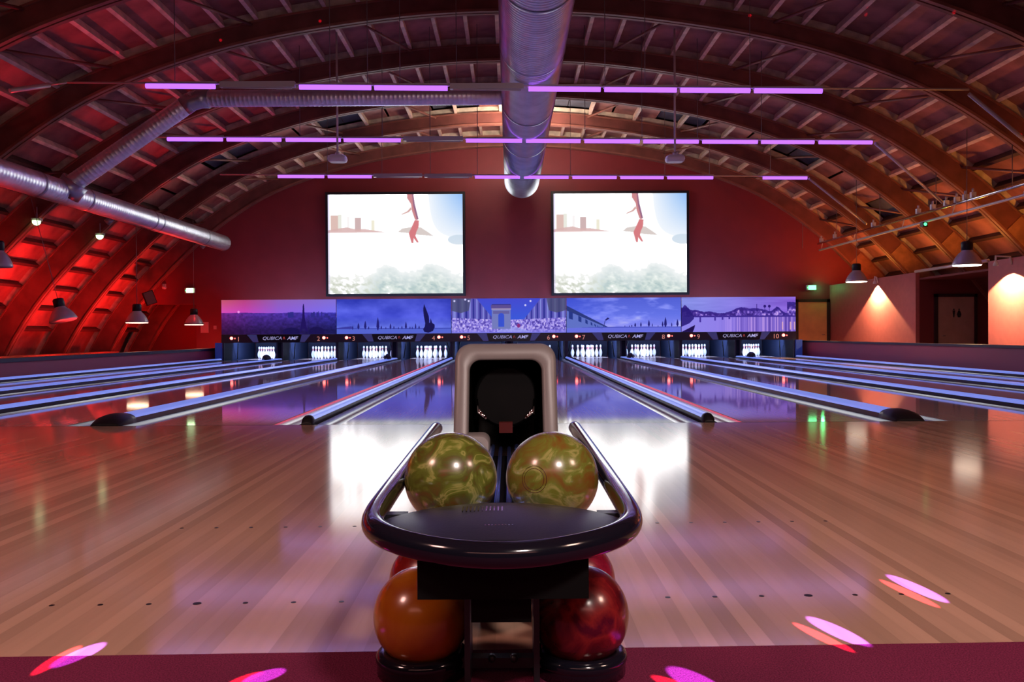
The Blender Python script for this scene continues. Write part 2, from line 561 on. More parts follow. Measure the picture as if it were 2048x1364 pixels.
pur = MB().box(-0.04, 0.04, -LB / 2, LB / 2, 0.0, 0.19).mesh('purlin', M['purlin'])
pur2 = MB().box(-0.04, 0.04, -LB / 2, LB / 2, 0.0, 0.19).mesh('purlin', M['purlinshade'])
pan = MB().box(-SP / 2 + 0.03, SP / 2 - 0.03, -BAY / 2, BAY / 2, 0.165, 0.185).mesh('roof_board', M['deck'])
panb = MB().box(-SP / 2, SP / 2, -BAY / 2, BAY / 2, 0.23, 0.25).mesh('roof_board', M['deckblue'])
for bi in range(len(ARCH_Y) - 1):
    yc = (ARCH_Y[bi] + ARCH_Y[bi + 1]) / 2
    sparse = (bi == 4)
    for i, s in enumerate(PURL):
        if s < 0.4 or s > LEN - 0.4:
            continue
        if bi == 6 and i > 9:
            continue
        if bi == 0 and (abs(i - PN / 2) < 4 or i < 6 or i > PN - 7):
            continue
        if not (sparse and i % 2 and 7 < i < PN - 8):
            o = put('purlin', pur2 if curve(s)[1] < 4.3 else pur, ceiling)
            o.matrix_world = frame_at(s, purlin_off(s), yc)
        if i + 1 < PN:
            sm_ = s + SP / 2
            lining = sparse and i % 5 in (1, 2) and 7 < i < PN - 8
            o = put('roof_board', panb if lining else pan, ceiling)
            o.matrix_world = frame_at(sm_, purlin_off(sm_), yc)
# diagonal wind braces between neighbouring arches
for bi in range(len(ARCH_Y) - 2):
    y0, y1 = ARCH_Y[bi] + 0.1, ARCH_Y[bi + 1] - 0.1
    for sc_ in (0.16, 0.245, 0.33, 0.415, 0.50, 0.585, 0.67, 0.755, 0.84):
        sa = LEN * sc_
        if sc_ == 0.50:
            continue
        sg = 1 if sc_ <= 0.5 else -1
        s1, s2 = sa - sg * 0.55, sa + sg * 0.55
        pa, pb = off(s1, arch_t(s1) - 0.07), off(s2, arch_t(s2) - 0.07)
        mb = MB()
        mb.tube([(pa[0], y0, pa[1]), (pb[0], y1, pb[1])], 0.032, 4)
        obj('wind_brace', mb, M['chord'], ceiling)

# ------------------------------------------------------------------ arches
ordn = ['nearest timber arch crossing the top corners of the room', 'wide timber arch cutting the upper corners of the view',
        'timber arch crossing above the nearest violet light bar', 'timber arch just behind the nearest violet light bar',
        'timber arch behind the crossing branch duct, over the middle light bar',
        'timber arch with brightly lit crown over the far end of the duct',
        'last timber arch against the red screen wall', 'timber arch seen through the opening beyond the red wall']
S = np.linspace(0, LEN, 84)


def arch_strip(y0, y1, d0, d1, m, name, parent, srange=None):
    mb = MB()
    rr = []
    for s in (S if srange is None else srange):
        a0 = d0(s) if callable(d0) else d0
        a1 = d1(s) if callable(d1) else d1
        p, q = off(s, a0), off(s, a1)
        rr.append([(p[0], y0, p[1]), (p[0], y1, p[1]), (q[0], y1, q[1]), (q[0], y0, q[1])])
    mb.rings(rr, cap0=True, cap1=True, smooth=False)
    return obj(name, mb, m, parent)


for i, ya in enumerate(ARCH_Y):
    t = thing('timber_arch', ordn[i], 'arch', (XC, ya, 0), 'timber arches carrying the vault')
    t.location = (0, 0, 0)
    arch_strip(ya - 0.075, ya + 0.075, 0.05, lambda s: arch_t(s) - 0.04, M['wood'], 'web', t)
    arch_strip(ya - 0.105, ya - 0.02, 0.0, 0.05, M['chord'], 'chord', t)
    arch_strip(ya + 0.02, ya + 0.105, 0.0, 0.05, M['chord'], 'chord', t)
    arch_strip(ya - 0.10, ya + 0.10, lambda s: arch_t(s) - 0.04, lambda s: arch_t(s), M['chord'], 'chord', t)
    arch_strip(ya - 0.05, ya + 0.05, lambda s: arch_t(s) + 0.0, lambda s: arch_t(s) + 0.165, M['block'], 'blocking', t)
    for (a, c) in ((0.875, 0.915),):
        arch_strip(ya - 0.098, ya - 0.076, 0.06, lambda s: arch_t(s) + 0.02, M['gusset'], 'gusset', t, np.linspace(LEN * a, LEN * c, 10))
        arch_strip(ya + 0.076, ya + 0.098, 0.06, lambda s: arch_t(s) + 0.02, M['gusset'], 'gusset', t, np.linspace(LEN * a, LEN * c, 10))

# ------------------------------------------------------------------ ducts


def ribbed(path0, path1, r, pitch, ridge, n=40):
    p0, p1 = Vector(path0), Vector(path1)
    L = (p1 - p0).length
    k = int(L / pitch)
    pts, rs = [], []
    for i in range(k):
        for u, rr in ((0, r), (0.72, r), (0.86, r + ridge)):
            pts.append(p0.lerp(p1, (i + u) / k))
            rs.append(rr)
    pts.append(p1)
    rs.append(r)
    return MB().tube(pts, rs, n)


t = thing('ventilation_duct', 'large round galvanised spiral duct running down the middle of the vault', 'duct')
DXC, DZ, DR = 0.42, 5.45, 0.525
obj('duct_pipe', ribbed((DXC, 5.0, DZ), (DXC, 26.0, DZ), DR, 0.085, 0.010, 56), M['duct'], t)
for yy in (8.0, 11.0, 13.7, 17.0, 20.0, 23.0):
    obj('duct_band', MB().lathe([(DR + .012, -.03), (DR + .018, -.02), (DR + .018, .02), (DR + .012, .03)], 56, (DXC, yy, DZ), axis='Y', cap=False), M['band'], t)
obj('end_cap', MB().lathe([(DR + .008, -.06), (DR + .008, 0.0), (DR * .9, .05), (DR * .5, .09), (0.001, .10)], 56, (DXC, 26.0, DZ), axis='Y', cap=False), M['band'], t)
hm = MB()
for ya in ARCH_Y[1:6]:
    for sx in (-.3, .3):
        hm.tube([(DXC + sx, ya, DZ + .42), (DXC + sx, ya, 7.0)], 0.008, 6)
obj('duct_hanger', hm, M['wire'], t)

t = thing('branch_duct', 'slimmer round duct crossing left then sloping down to the side duct', 'duct')
BR = 0.165
LX, LZ, LR = -8.86, 3.62, 0.235
p0, p1, p2 = (DXC - .5, 17.0, 5.52), (-6.25, 17.0, 5.50), (LX + .1, 16.9, LZ + .12)
obj('duct_run', ribbed(p0, p1, BR, 0.09, 0.004, 28), M['duct'], t)
obj('duct_run', ribbed(p1, p2, BR + .015, 0.09, 0.004, 28), M['duct'], t)
v = (Vector(p2) - Vector(p1)).normalized()
obj('elbow', MB().tube([Vector(p1) + Vector((.28, 0, 0)), Vector(p1) + Vector((.1, 0, -.005)), Vector(p1) + v * .1, Vector(p1) + v * .28], BR + .02, 28), M['band'], t)

t = thing('side_duct', 'round metal duct running along the left haunch, lit red from below', 'duct')
obj('duct_pipe', ribbed((LX, 8.0, LZ), (LX, 26.3, LZ), LR, 0.10, 0.005, 36), M['duct'], t)
for yy in (15.9, 17.7, 20.9, 21.3, 24.5):
    obj('duct_band', MB().lathe([(LR + .01, -.03), (LR + .016, -.02), (LR + .016, .02), (LR + .01, .03)], 36, (LX, yy, LZ), axis='Y', cap=False), M['band'], t)
obj('end_cap', MB().lathe([(LR + .004, -.02), (LR + .004, 0.02), (0.001, .03)], 36, (LX, 26.3, LZ), axis='Y', cap=False), M['band'], t)
tm = MB().tube([(LX + .05, 16.9, LZ - .03), (LX + .25, 16.9, LZ + .22)], LR + .03, 28)
obj('junction', tm, M['band'], t)

# ------------------------------------------------------------------ pixels -> room (fixed to real depths)


def P(px, py, y):
    d = CROT.to_3x3() @ Vector(((px - 1024) / FPX, -(py - 682) / FPX, -1.0))
    return CAMP + d * ((y - CAMP.y) / d.y)


# ------------------------------------------------------------------ light bars
bars = [
    ('nearest hanging bar of violet fluorescent tubes, crossing in front of both ducts', 14.2,
     [(290, 432), (597, 744), (747, 897), (1055, 1203), (1207, 1355), (1359, 1502), (1507, 1646)], [(440, 590), (900, 1048)], (135, 1938),
     lambda x: 172 + (x - 290) * 10.5 / 1355, [(99, 170), (62, 202)], [(1938, 188), (2110, 330)], [735, 800, 660, 913, 1210, 1500, 1290, 350]),
    ('middle hanging bar of violet fluorescent tubes', 18.2,
     [(333, 447), (452, 564), (570, 683), (686, 803), (930, 1046), (1050, 1163), (1167, 1281), (1285, 1399), (1403, 1517), (1521, 1630), (1636, 1746)],
     [(807, 926)], (305, 1750), lambda x: 278.5 + (x - 335) * 6.5 / 1410, [], [(1750, 286), (1885, 405)], [600, 765, 860, 955, 1170, 1284, 1395, 1523]),
    ('farthest hanging bar of violet fluorescent tubes, just above the two screens', 22.5,
     [(554, 650), (654, 745), (948, 1042), (1046, 1139), (1143, 1235), (1239, 1329), (1333, 1428), (1524, 1616)],
     [(747, 844), (849, 944)], (440, 1618), lambda x: 353 + (x - 555) * 3 / 1060, [], [(1618, 357), (1733, 448)], [655, 764, 861, 955, 1141, 1330, 1419, 1541]),
]
for (lab, yb, tubes, dead, ext, fy, le, rg, wires) in bars:
    t = thing('light_bar', lab, 'light', (0, 0, 0), 'hanging violet light bars')

    def Q(px, dz=0.0, dy=0.0):
        p = P(px, fy(px), yb)
        return Vector((p.x, yb + dy, p.z + dz))
    obj('rail', MB().tube([Q(ext[0], .05), Q(ext[1], .05)], 0.018, 6), M['rail'], t)
    for a, c in tubes:
        k = obj('fluorescent_tube', MB().tube([Q(a + 2), Q(c - 2)], 0.042, 10, mi=0), M['tube'], t)
        A, B = Q(a, .052, .02), Q(c, .052, .02)
        obj('batten', MB().box(A.x, B.x, yb - .005, yb + .05, min(A.z, B.z) - .012, max(A.z, B.z) + .02), M['fixture'], k)
    for a, c in dead:
        A, B = Q(a, .0), Q(c, .0)
        tag(obj('batten', MB().box(A.x, B.x, yb - .03, yb + .05, min(A.z, B.z) - .0, max(A.z, B.z) + .08)
                .tube([Q(a + 6, -.02), Q(c - 6, -.02)], 0.013, 6), M['fixture'], t), 'white batten with its tube out')
    if le:
        pts = [P(px, py, yb) for px, py in le]
        obj('conduit', MB().tube([Q(ext[0], .05), pts[0]], 0.015, 6).tube([pts[0], pts[1] + Vector((0, -.6, 0))], 0.04, 6), M['rail'], t)
    a, c = rg
    A = P(a[0], a[1], yb)
    Bq = P(c[0], c[1], yb + .6)
    obj('conduit', MB().tube([A, Bq], 0.035, 6), M['rail'], t)
    for px in wires:
        q = Q(px, .06)
        s_best = float(np.interp(q.x, fine[:, 0], fseg))
        top = curve(s_best)[1] + 0.42
        obj('suspension_wire', MB().tube([q, (q.x, yb, top)], 0.007, 5), M['wire'], t)

# ------------------------------------------------------------------ projectors
pos = (('left', 675, 318), ('right', 1350, 318))
for side, px, py in pos:
    c = P(px, py, 17.7)
    t = thing('projector', f'white video projector hanging on a pole, the one in front of the {side} screen', 'projector', c, 'ceiling projectors')
    bd = MB()
    rr = []
    for (sx, z) in ((.150, -.07), (.185, -.05), (.20, 0.0), (.185, .05), (.14, .075)):
        rr.append([(sx * math.copysign(abs(math.cos(a)) ** .5, math.cos(a)), sx * .8 * math.copysign(abs(math.sin(a)) ** .5, math.sin(a)), z)
                   for a in [2 * PI * k / 24 for k in range(24)]])
    bd.rings(rr, cap0=True, cap1=True)
    obj('body', bd, M['white'], t)
    obj('lens', MB().lathe([(.035, .13), (.04, .18), (.03, .185)], 16, (0.06, 0, 0), axis='Y'), M['blackgloss'], t)
    tz = float(np.interp(c.x, fine[:, 0], fine[:, 1])) + .36 - c.z
    obj('pole', MB().tube([(0, 0, .07), (0, 0, tz)], 0.022, 10).tube([(0, 0, .07), (0, 0, .13)], 0.05, 10), M['rail'], t)

# ------------------------------------------------------------------ printed pictures


def grid(W, H):
    yy, xx = np.mgrid[0:H, 0:W]
    return (xx + .5) / W, (yy + .5) / H      # y down from the top


def poly_mask(X, Y, pts):
    ins = np.zeros(X.shape, bool)
    n = len(pts)
    for i in range(n):
        x0, y0 = pts[i]
        x1, y1 = pts[(i + 1) % n]
        if y0 == y1:
            continue
        c = ((Y >= min(y0, y1)) & (Y < max(y0, y1)) & (X < (x1 - x0) * (Y - y0) / (y1 - y0) + x0))
        ins ^= c
    return ins


def vnoise(W, H, cx, cy, seed, octv=4):
    r = np.random.RandomState(seed)
    out = np.zeros((H, W))
    amp, tot = 1.0, 0
    for o in range(octv):
        g = r.rand(cy + 2, cx + 2)
        yy = np.linspace(0, cy, H)
        xx = np.linspace(0, cx, W)
        yi, xi = np.minimum(yy.astype(int), cy), np.minimum(xx.astype(int), cx)
        fy, fx = (yy - yi)[:, None], (xx - xi)[None, :]
        fy, fx = fy * fy * (3 - 2 * fy), fx * fx * (3 - 2 * fx)
        a = g[yi][:, xi] * (1 - fy) * (1 - fx) + g[yi][:, xi + 1] * (1 - fy) * fx + g[yi + 1][:, xi] * fy * (1 - fx) + g[yi + 1][:, xi + 1] * fy * fx
        out += a * amp
        tot += amp
        amp *= .5
        cx, cy = cx * 2, cy * 2
    return out / tot


def fill(im, mask, col, a=1.0):
    c = np.array(col) / 255.
    im[mask] = im[mask] * (1 - a) + c * a


def blur(im, n=1):
    for _ in range(n):
        p = np.pad(im, ((1, 1), (1, 1), (0, 0)), mode='edge')
        im = (p[:-2, 1:-1] + p[2:, 1:-1] + p[1:-1, :-2] + p[1:-1, 2:] + 2 * im) / 6
    return im


def lerp3(t, *stops):
    ts = [s[0] for s in stops]
    return np.stack([np.interp(t, ts, [s[1][k] / 255. for s in stops]) for k in range(3)], -1)


def to_image(name, im):
    H, W, _ = im.shape
    img = bpy.data.images.new(name, W, H)
    px = np.ones((H, W, 4), np.float32)
    px[..., :3] = np.clip(im, 0, 1)[::-1]
    img.pixels.foreach_set(px.ravel())
    img.update()
    img.pack()
    return img


W_, H_ = 640, 194


def picture(k):
    X, Y = grid(W_, H_)
    N = vnoise(W_, H_, 6, 3, 10 + k)
    Nf = vnoise(W_, H_, 50, 18, 20 + k)
    if k == 0:
        top = lerp3(X, (0, (205, 90, 110)), (.2, (190, 70, 130)), (.5, (150, 100, 190)), (1, (135, 115, 220)))
        mid = lerp3(X, (0, (225, 80, 190)), (.2, (205, 70, 190)), (.5, (150, 95, 225)), (1, (125, 115, 250)))
        t = np.clip(Y / .36, 0, 1)[..., None]
        im = top * (1 - t) + mid * t
        low = lerp3(X, (0, (105, 35, 120)), (.3, (80, 45, 150)), (1, (55, 50, 160)))
        h = .38 + .03 * (N - .5) - .05 * np.exp(-((X - .5) / .2) ** 2) * 0
        m = Y > h
        dk = 1.1 - .55 * np.clip((Y - .4) / .5, 0, 1)
        im[m] = (low * dk[..., None] * (.75 + .5 * Nf[..., None]))[m]
        fill(im, (np.hypot((X - .15) * 3.3, Y - .35) < .035), (250, 150, 235))
        for x0, x1, y0 in ((.58, .60, .37), (.60, .63, .36), (.78, .80, .38), (.80, .815, .36), (.83, .845, .37), (.845, .85, .34), (.87, .88, .36), (.9, .93, .42)):
            fill(im, (X > x0) & (X < x1) & (Y > y0) & (Y < .52), (50, 45, 140))
        fill(im, (np.hypot((X - .61) / .075, (Y - .93) / .12) < 1) | (np.hypot((X - .83) / .07, (Y - .93) / .14) < 1), (28, 20, 80), .85)
        cx = .716
        hw = np.interp(Y, [.14, .2, .42, .56, .66, .8, .93], [.003, .006, .009, .012, .019, .026, .040])
        tw = (np.abs(X - cx) < hw) & (Y > .13) & (Y < .93)
        tw &= ~((Y > .82) & (np.hypot((X - cx) / .020, (Y - .95) / .12) < 1))
        fill(im, tw, (35, 22, 95))
        fill(im, (np.abs(X - cx) < .02) & (np.abs(Y - .66) < .012), (35, 22, 95))
    elif k in (1, 3):
        if k == 1:
            im = lerp3(Y, (0, (70, 80, 205)), (.5, (78, 88, 225)), (.84, (105, 120, 235)), (1, (80, 95, 210)))
            im += ((N - .5) * .28)[..., None] * np.array([.9, .9, 1])
        else:
            im = lerp3(Y, (0, (85, 100, 220)), (.5, (105, 120, 240)), (.84, (135, 140, 250)), (1, (100, 105, 225)))
            N2 = vnoise(W_, H_, 8, 7, 31)
            im += (np.clip(N2 - .42, 0, 1) * .75)[..., None] * np.array([.9, .8, .55]) * np.clip(.35 + X, 0, 1)[..., None]
            im -= (np.clip(.45 - X, 0, 1) * .14)[..., None] * np.array([1.2, 1, .2])
        fill(im, Y > .845, (88, 104, 215) if k == 1 else (108, 115, 232))
        fill(im, (Y > .838) & (Y < .86), (60, 68, 180))

        def brolly(x, y0, y1, w):
            m = poly_mask(X, Y, [(x, y0), (x + w * .7, y0 + (y1 - y0) * .35), (x + w, y0 + (y1 - y0) * .72), (x + w * .2, y1), (x - w * .2, y1), (x - w, y0 + (y1 - y0) * .72), (x - w * .6, y0 + (y1 - y0) * .35)])
            fill(im, m, (38, 35, 120))
        if k == 1:
            for x, a, c, ww in ((.14, .76, .88, .006), (.19, .68, .87, .010), (.25, .62, .87, .011), (.36, .52, .9, .013), (.39, .76, .87, .006), (.28, .78, .87, .005),
                                (.47, .7, .87, .008), (.50, .77, .87, .005), (.57, .77, .87, .005), (.605, .65, .87, .009), (.64, .79, .87, .004), (.69, .7, .87, .006), (.72, .77, .87, .006),
                                (.115, .78, .87, .004), (.43, .8, .87, .004), (.54, .8, .87, .004), (.66, .8, .87, .004)):
                brolly(x, a, c, ww)
            fill(im, poly_mask(X, Y, [(0, .86), (0, .83), (.13, .78), (.14, .86)]), (60, 60, 165))
            m = poly_mask(X, Y, [(.765, .15), (.785, .32), (.805, .5), (.81, .66), (.79, .76), (.775, .72), (.762, .5), (.757, .3)])
            m |= poly_mask(X, Y, [(.775, .68), (.80, .66), (.815, .7), (.822, .56), (.835, .7), (.855, .74), (.857, .82), (.84, .93), (.80, .98), (.765, .95), (.755, .88), (.77, .8)])
            fill(im, m, (28, 25, 85))
        else:
            for x, a, c, ww in ((.57, .78, .84, .005), (.60, .72, .84, .008), (.55, .8, .84, .004), (.65, .7, .84, .007), (.72, .64, .84, .009), (.75, .74, .84, .004),
                                (.84, .68, .84, .007), (.865, .56, .86, .012), (.92, .72, .84, .005), (.97, .62, .84, .010), (.51, .8, .84, .003), (.8, .8, .84, .003)):
                brolly(x, a, c, ww)
            fill(im, poly_mask(X, Y, [(0, .28), (.34, .84), (0, .87)]), (100, 118, 205))
            fill(im, poly_mask(X, Y, [(0, .22), (.36, .84), (.34, .84), (0, .36)]), (48, 60, 130))
            for j in range(9):
                x0 = .34 - .32 * (.74 ** j)
                wj = .035 * (.76 ** j)
                yt = .28 + x0 * 1.65
                yb2 = .80 + .02 * j / 9
                fill(im, poly_mask(X, Y, [(x0, yt + .06), (x0 + wj, yt + .11), (x0 + wj, yt + .11 + (yb2 - yt) * .42), (x0, yt + .06 + (yb2 - yt) * .45)]), (42, 58, 140))
            fill(im, poly_mask(X, Y, [(.335, .64), (.36, .57), (.375, .6), (.345, .66)]) | poly_mask(X, Y, [(.326, .84), (.322, .84), (.335, .66), (.34, .66)]), (40, 38, 110))
    elif k == 2:
        im = lerp3(Y, (0, (72, 78, 215)), (.6, (62, 92, 225)), (1, (110, 120, 240)))
        for sgn in (-1, 1):
            bx = lambda u: .5 + sgn * u
            fill(im, poly_mask(X, Y, [(bx(.50), .0), (bx(.28), .0), (bx(.13), .62), (bx(.12), .95), (bx(.5), .95)]), (98, 92, 190))
            for j in range(13):
                u = .14 + .36 * (j / 13.) ** 1.3
                wv = .006 + .016 * j / 13
                yt = max(.02, .62 - (u - .13) * 4.0)
                fill(im, poly_mask(X, Y, [(bx(u), yt), (bx(u + wv), max(.0, yt - .05)), (bx(u + wv), .6 + .1 * (1 - j / 13)), (bx(u), .64)]), (50, 52, 150) if j % 2 else (135, 140, 225))
            fill(im, poly_mask(X, Y, [(bx(.5), .0), (bx(.33), .0), (bx(.35), .35), (bx(.42), .42), (bx(.5), .35)]), (78, 80, 115), .8)
        m = Y > .56 + .3 * (.5 - np.abs(X - .5)) * .4
        spk = vnoise(W_, H_, 90, 22, 77, 2)
        col = lerp3(spk, (.2, (75, 60, 160)), (.5, (145, 130, 235)), (.8, (215, 200, 255)))
        mm = m & (Y < .97)
        im[mm] = col[mm]
        fill(im, (Y > .90), (140, 130, 240), .6)
        fill(im, poly_mask(X, Y, [(.39, .97), (.46, .82), (.56, .82), (.7, .97)]), (165, 170, 250), .7)
        ax0, ax1 = .352, .515
        fill(im, (X > ax0) & (X < ax1) & (Y > .30) & (Y < .88), (120, 128, 195))
        fill(im, (X > ax0 - .006) & (X < ax1 + .006) & (Y > .19) & (Y < .29), (96, 80, 150))
        fill(im, (X > ax0 - .003) & (X < ax1 + .003) & (Y > .29) & (Y < .33), (165, 150, 190))
        fill(im, (X > ax0) & (X < ax1) & (Y > .165) & (Y < .19), (60, 55, 130))
        fill(im, (X > ax0 + .01) & (X < ax1 - .01) & (Y > .36) & (Y < .45), (105, 100, 165))
        acx = (ax0 + ax1) / 2
        fill(im, ((np.abs(X - acx) < .026) & (Y > .5) & (Y < .82)) | (np.hypot((X - acx) / .026, (Y - .5) / .075) < 1), (60, 85, 215))
        for lx, ly in ((.025, .07), (.15, .07), (.69, .08), (.645, .2), (.12, .03)):
            fill(im, np.hypot((X - lx) * 3.3, Y - ly) < .03, (215, 210, 255))
        fill(im, np.hypot((X - .585) / .014, (Y - .79) / .06) < 1, (140, 50, 130))
    else:
        im = lerp3(X, (0, (150, 160, 255)), (.4, (150, 140, 250)), (1, (150, 105, 235)))
        im += ((vnoise(W_, H_, 3, 9, 5) - .5) * .2)[..., None]
        im *= (1.02 - .1 * (1 - Y))[..., None]
        hill = .47 + .04 * (Nf - .5)
        hill = hill - .22 * np.exp(-((X - .03) / .035) ** 2) - .10 * np.exp(-((X - .12) / .07) ** 2) - .06 * np.exp(-((X - .25) / .05) ** 2)
        hill = hill - .16 * np.exp(-((X - .52) / .09) ** 2) - .13 * np.exp(-((X - .68) / .1) ** 2) - .17 * np.exp(-((X - .84) / .04) ** 2) - .32 * (X > .925)
        m = (Y > hill) & (Y < .56)
        spk = vnoise(W_, H_, 60, 16, 91, 2)
        col = lerp3(spk, (.3, (62, 40, 135)), (.6, (120, 90, 205)), (.85, (220, 180, 255)))
        im[m] = col[m]
        fill(im, (Y > hill) & (Y < hill + .07 + .08 * (X < .1)), (58, 38, 140), .85)
        wm = Y >= .56
        st = vnoise(W_, 8, 110, 1, 44, 2)[:1].repeat(H_, 0)
        wcol = lerp3(st, (.2, (95, 70, 175)), (.5, (140, 115, 225)), (.85, (225, 180, 250)))
        wcol2 = lerp3(X, (0, (150, 140, 245)), (.45, (150, 130, 240)), (1, (105, 60, 160)))
        mix_ = np.clip((X - .3) * 2.2, 0, .85)[..., None]
        im[wm] = (wcol2 * (1 - mix_) + wcol * mix_)[wm]
        fill(im, (Y > .535) & (Y < .575) & (X > .1), (66, 46, 150))
        for x in (.165, .295, .36, .42):
            fill(im, (np.abs(X - x) < .007) & (Y > .55) & (Y < .78 - x * .35), (70, 50, 160))
        for x, y in ((.73, .27), (.77, .27)):
            fill(im, np.hypot((X - x) / .012, (Y - y) / .04) < 1, (50, 30, 120))
            fill(im, (np.abs(X - x) < .002) & (Y > y) & (Y < .42), (50, 30, 120))
        fill(im, (np.abs(X - .66) < .002) & (Y > .2) & (Y < .42), (50, 30, 120))
        fill(im, poly_mask(X, Y, [(0, .3), (.06, .3), (.11, .55), (.11, .62), (.07, .75), (0, .85)]), (45, 30, 125), .9)
        for x in (.955, .99, .885):
            fill(im, (np.abs(X - x) < .006) & (Y > .72) & (Y < .95), (240, 185, 200), .8)
        fill(im, poly_mask(X, Y, [(0, 1), (.12, .80), (.112, .9), (.10, 1)]), (35, 18, 80))
    return blur(np.clip(im, 0, 1), 1)


def screen_picture():
    W, H = 536, 404
    X, Y = grid(W, H)
    im = np.ones((H, W, 3)) * 1.0
    b1 = np.clip((X - .72) / .28, 0, 1) * np.clip(1 - Y / .5, 0, 1)
    im -= (b1 ** .9)[..., None] * np.array([.42, .25, .03])
    Ns = vnoise(W, H, 26, 20, 3, 4)
    Nd = vnoise(W, H, 40, 44, 8, 3)
    sh_ = (np.arange(H) * .5).astype(int)
    Nd = np.stack([np.roll(Nd[i], sh_[i]) for i in range(H)])
    wave = .84 + .05 * (Ns - .5) - .11 * np.exp(-((X - .42) / .12) ** 2) - .12 * np.exp(-((X - .76) / .14) ** 2)
    hz = np.exp(-((X - .43) / .13) ** 2 - ((Y - .66) / .10) ** 2)
    im -= (hz * .0)[..., None] * np.array([1.3, .8, .2])
    wt = np.clip((Y - wave + .10 * Ns) / .30, 0, 1) * np.clip((X - .15) / .3, 0, 1) * 1.35
    wt = np.clip(wt, 0, 1)
    Nl = vnoise(W, H, 9, 7, 12, 3)
    sea = lerp3(np.clip(Nd * .55 + Nl * .7 - .12, 0, 1), (.0, (150, 178, 180)), (.45, (182, 202, 202)), (.62, (208, 222, 218)), (.75, (226, 236, 231)), (.92, (250, 252, 250)))
    im = im * (1 - wt[..., None]) + sea * wt[..., None]
    lt = np.clip((Y - .78) / .12, 0, 1) * np.clip((.42 - X) / .2, 0, 1) * np.clip(Nd * 3 - 1.2, 0, 1)
    im -= lt[..., None] * np.array([.20, .18, .24])
    rt = (np.hypot((X - .97) / .08, (Y - .46) / .05) < 1)
    fill(im, rt, (190, 210, 228), .6)
    for x0, x1, y0, c in ((.02, .075, .21, (222, 190, 182)), (.075, .10, .20, (235, 235, 225)), (.20, .245, .235, (208, 180, 180)), (.32, .345, .26, (240, 235, 215)), (.14, .16, .22, (250, 245, 245))):
        fill(im, (X > x0) & (X < x1) & (Y > y0) & (Y < .37), c)
    fill(im, poly_mask(X, Y, [(0, .385), (0, .36), (.06, .345), (.14, .33), (.2, .35), (.28, .35), (.35, .365), (.42, .38)]), (218, 180, 178), .85)
    fill(im, poly_mask(X, Y, [(.52, .38), (.55, .345), (.62, .33), (.69, .335), (.74, .38), (.78, .42), (.68, .41), (.6, .39)]), (218, 206, 202))
    body = [(.59, .0), (.635, .0), (.645, .10), (.66, .19), (.672, .25), (.655, .26), (.645, .25), (.625, .17), (.618, .10), (.60, .06), (.59, .04)]
    arm = [(.622, .15), (.60, .18), (.55, .205), (.545, .20), (.59, .17), (.615, .13)]
    legs = [(.645, .26), (.675, .265), (.672, .33), (.655, .38), (.648, .42), (.672, .485), (.66, .485), (.635, .44), (.632, .49), (.62, .49), (.605, .42), (.60, .39), (.625, .32)]
    fill(im, poly_mask(X, Y, body), (205, 135, 140))
    fill(im, poly_mask(X, Y, [(.632, .0), (.645, .10), (.672, .25), (.66, .25), (.635, .12), (.625, .0)]), (150, 105, 135))
    fill(im, poly_mask(X, Y, arm), (215, 170, 165))
    fill(im, poly_mask(X, Y, legs), (215, 125, 130))
    im[:, :6] *= np.array([.93, .9, 1.0])
    return blur(np.clip(im, 0, 1), 3)


def image_emission(name, img, strength, hot=False):
    m = bpy.data.materials.new(name)
    m.use_nodes = True
    nt = m.node_tree
    nt.nodes.clear()
    o = nt.nodes.new('ShaderNodeOutputMaterial')
    e = nt.nodes.new('ShaderNodeEmission')
    ti = nt.nodes.new('ShaderNodeTexImage')
    ti.image = img
    uv = nt.nodes.new('ShaderNodeUVMap')
    nt.links.new(uv.outputs[0], ti.inputs['Vector'])
    nt.links.new(ti.outputs['Color'], e.inputs['Color'])
    e.inputs['Strength'].default_value = strength
    if hot:
        sp = nt.nodes.new('ShaderNodeSeparateColor')
        mr = nt.nodes.new('ShaderNodeMapRange')
        mr.inputs['From Min'].default_value = 0.93
        mr.inputs['From Max'].default_value = 1.0
        mr.inputs['To Min'].default_value = 1.0
        mr.inputs['To Max'].default_value = strength
        nt.links.new(ti.outputs['Color'], sp.inputs[0])
        nt.links.new(sp.outputs[1], mr.inputs['Value'])
        nt.links.new(mr.outputs[0], e.inputs['Strength'])
    nt.links.new(e.outputs[0], o.inputs[0])
    return m


def picture_quad(name, x0, x1, z0, z1, y, m, parent, thick=0.03, back=None):
    """a slab whose front face (towards the camera) shows the picture"""
    me = bpy.data.meshes.new(name)
    vs = [(x0, y, z0), (x1, y, z0), (x1, y, z1), (x0, y, z1), (x0, y + thick, z0), (x1, y + thick, z0), (x1, y + thick, z1), (x0, y + thick, z1)]
    me.from_pydata(vs, [], [(0, 1, 2, 3), (5, 4, 7, 6), (4, 0, 3, 7), (1, 5, 6, 2), (3, 2, 6, 7), (4, 5, 1, 0)])
    uvl = me.uv_layers.new(name='UVMap')
    for li, uvc in enumerate([(0, 0), (1, 0), (1, 1), (0, 1)]):
        uvl.data[li].uv = uvc
    me.materials.append(m)
    me.materials.append(back or M['fascia'])
    for i, p in enumerate(me.polygons):
        p.material_index = 0 if i == 0 else 1
    me.update()
    return put(name, me, parent)


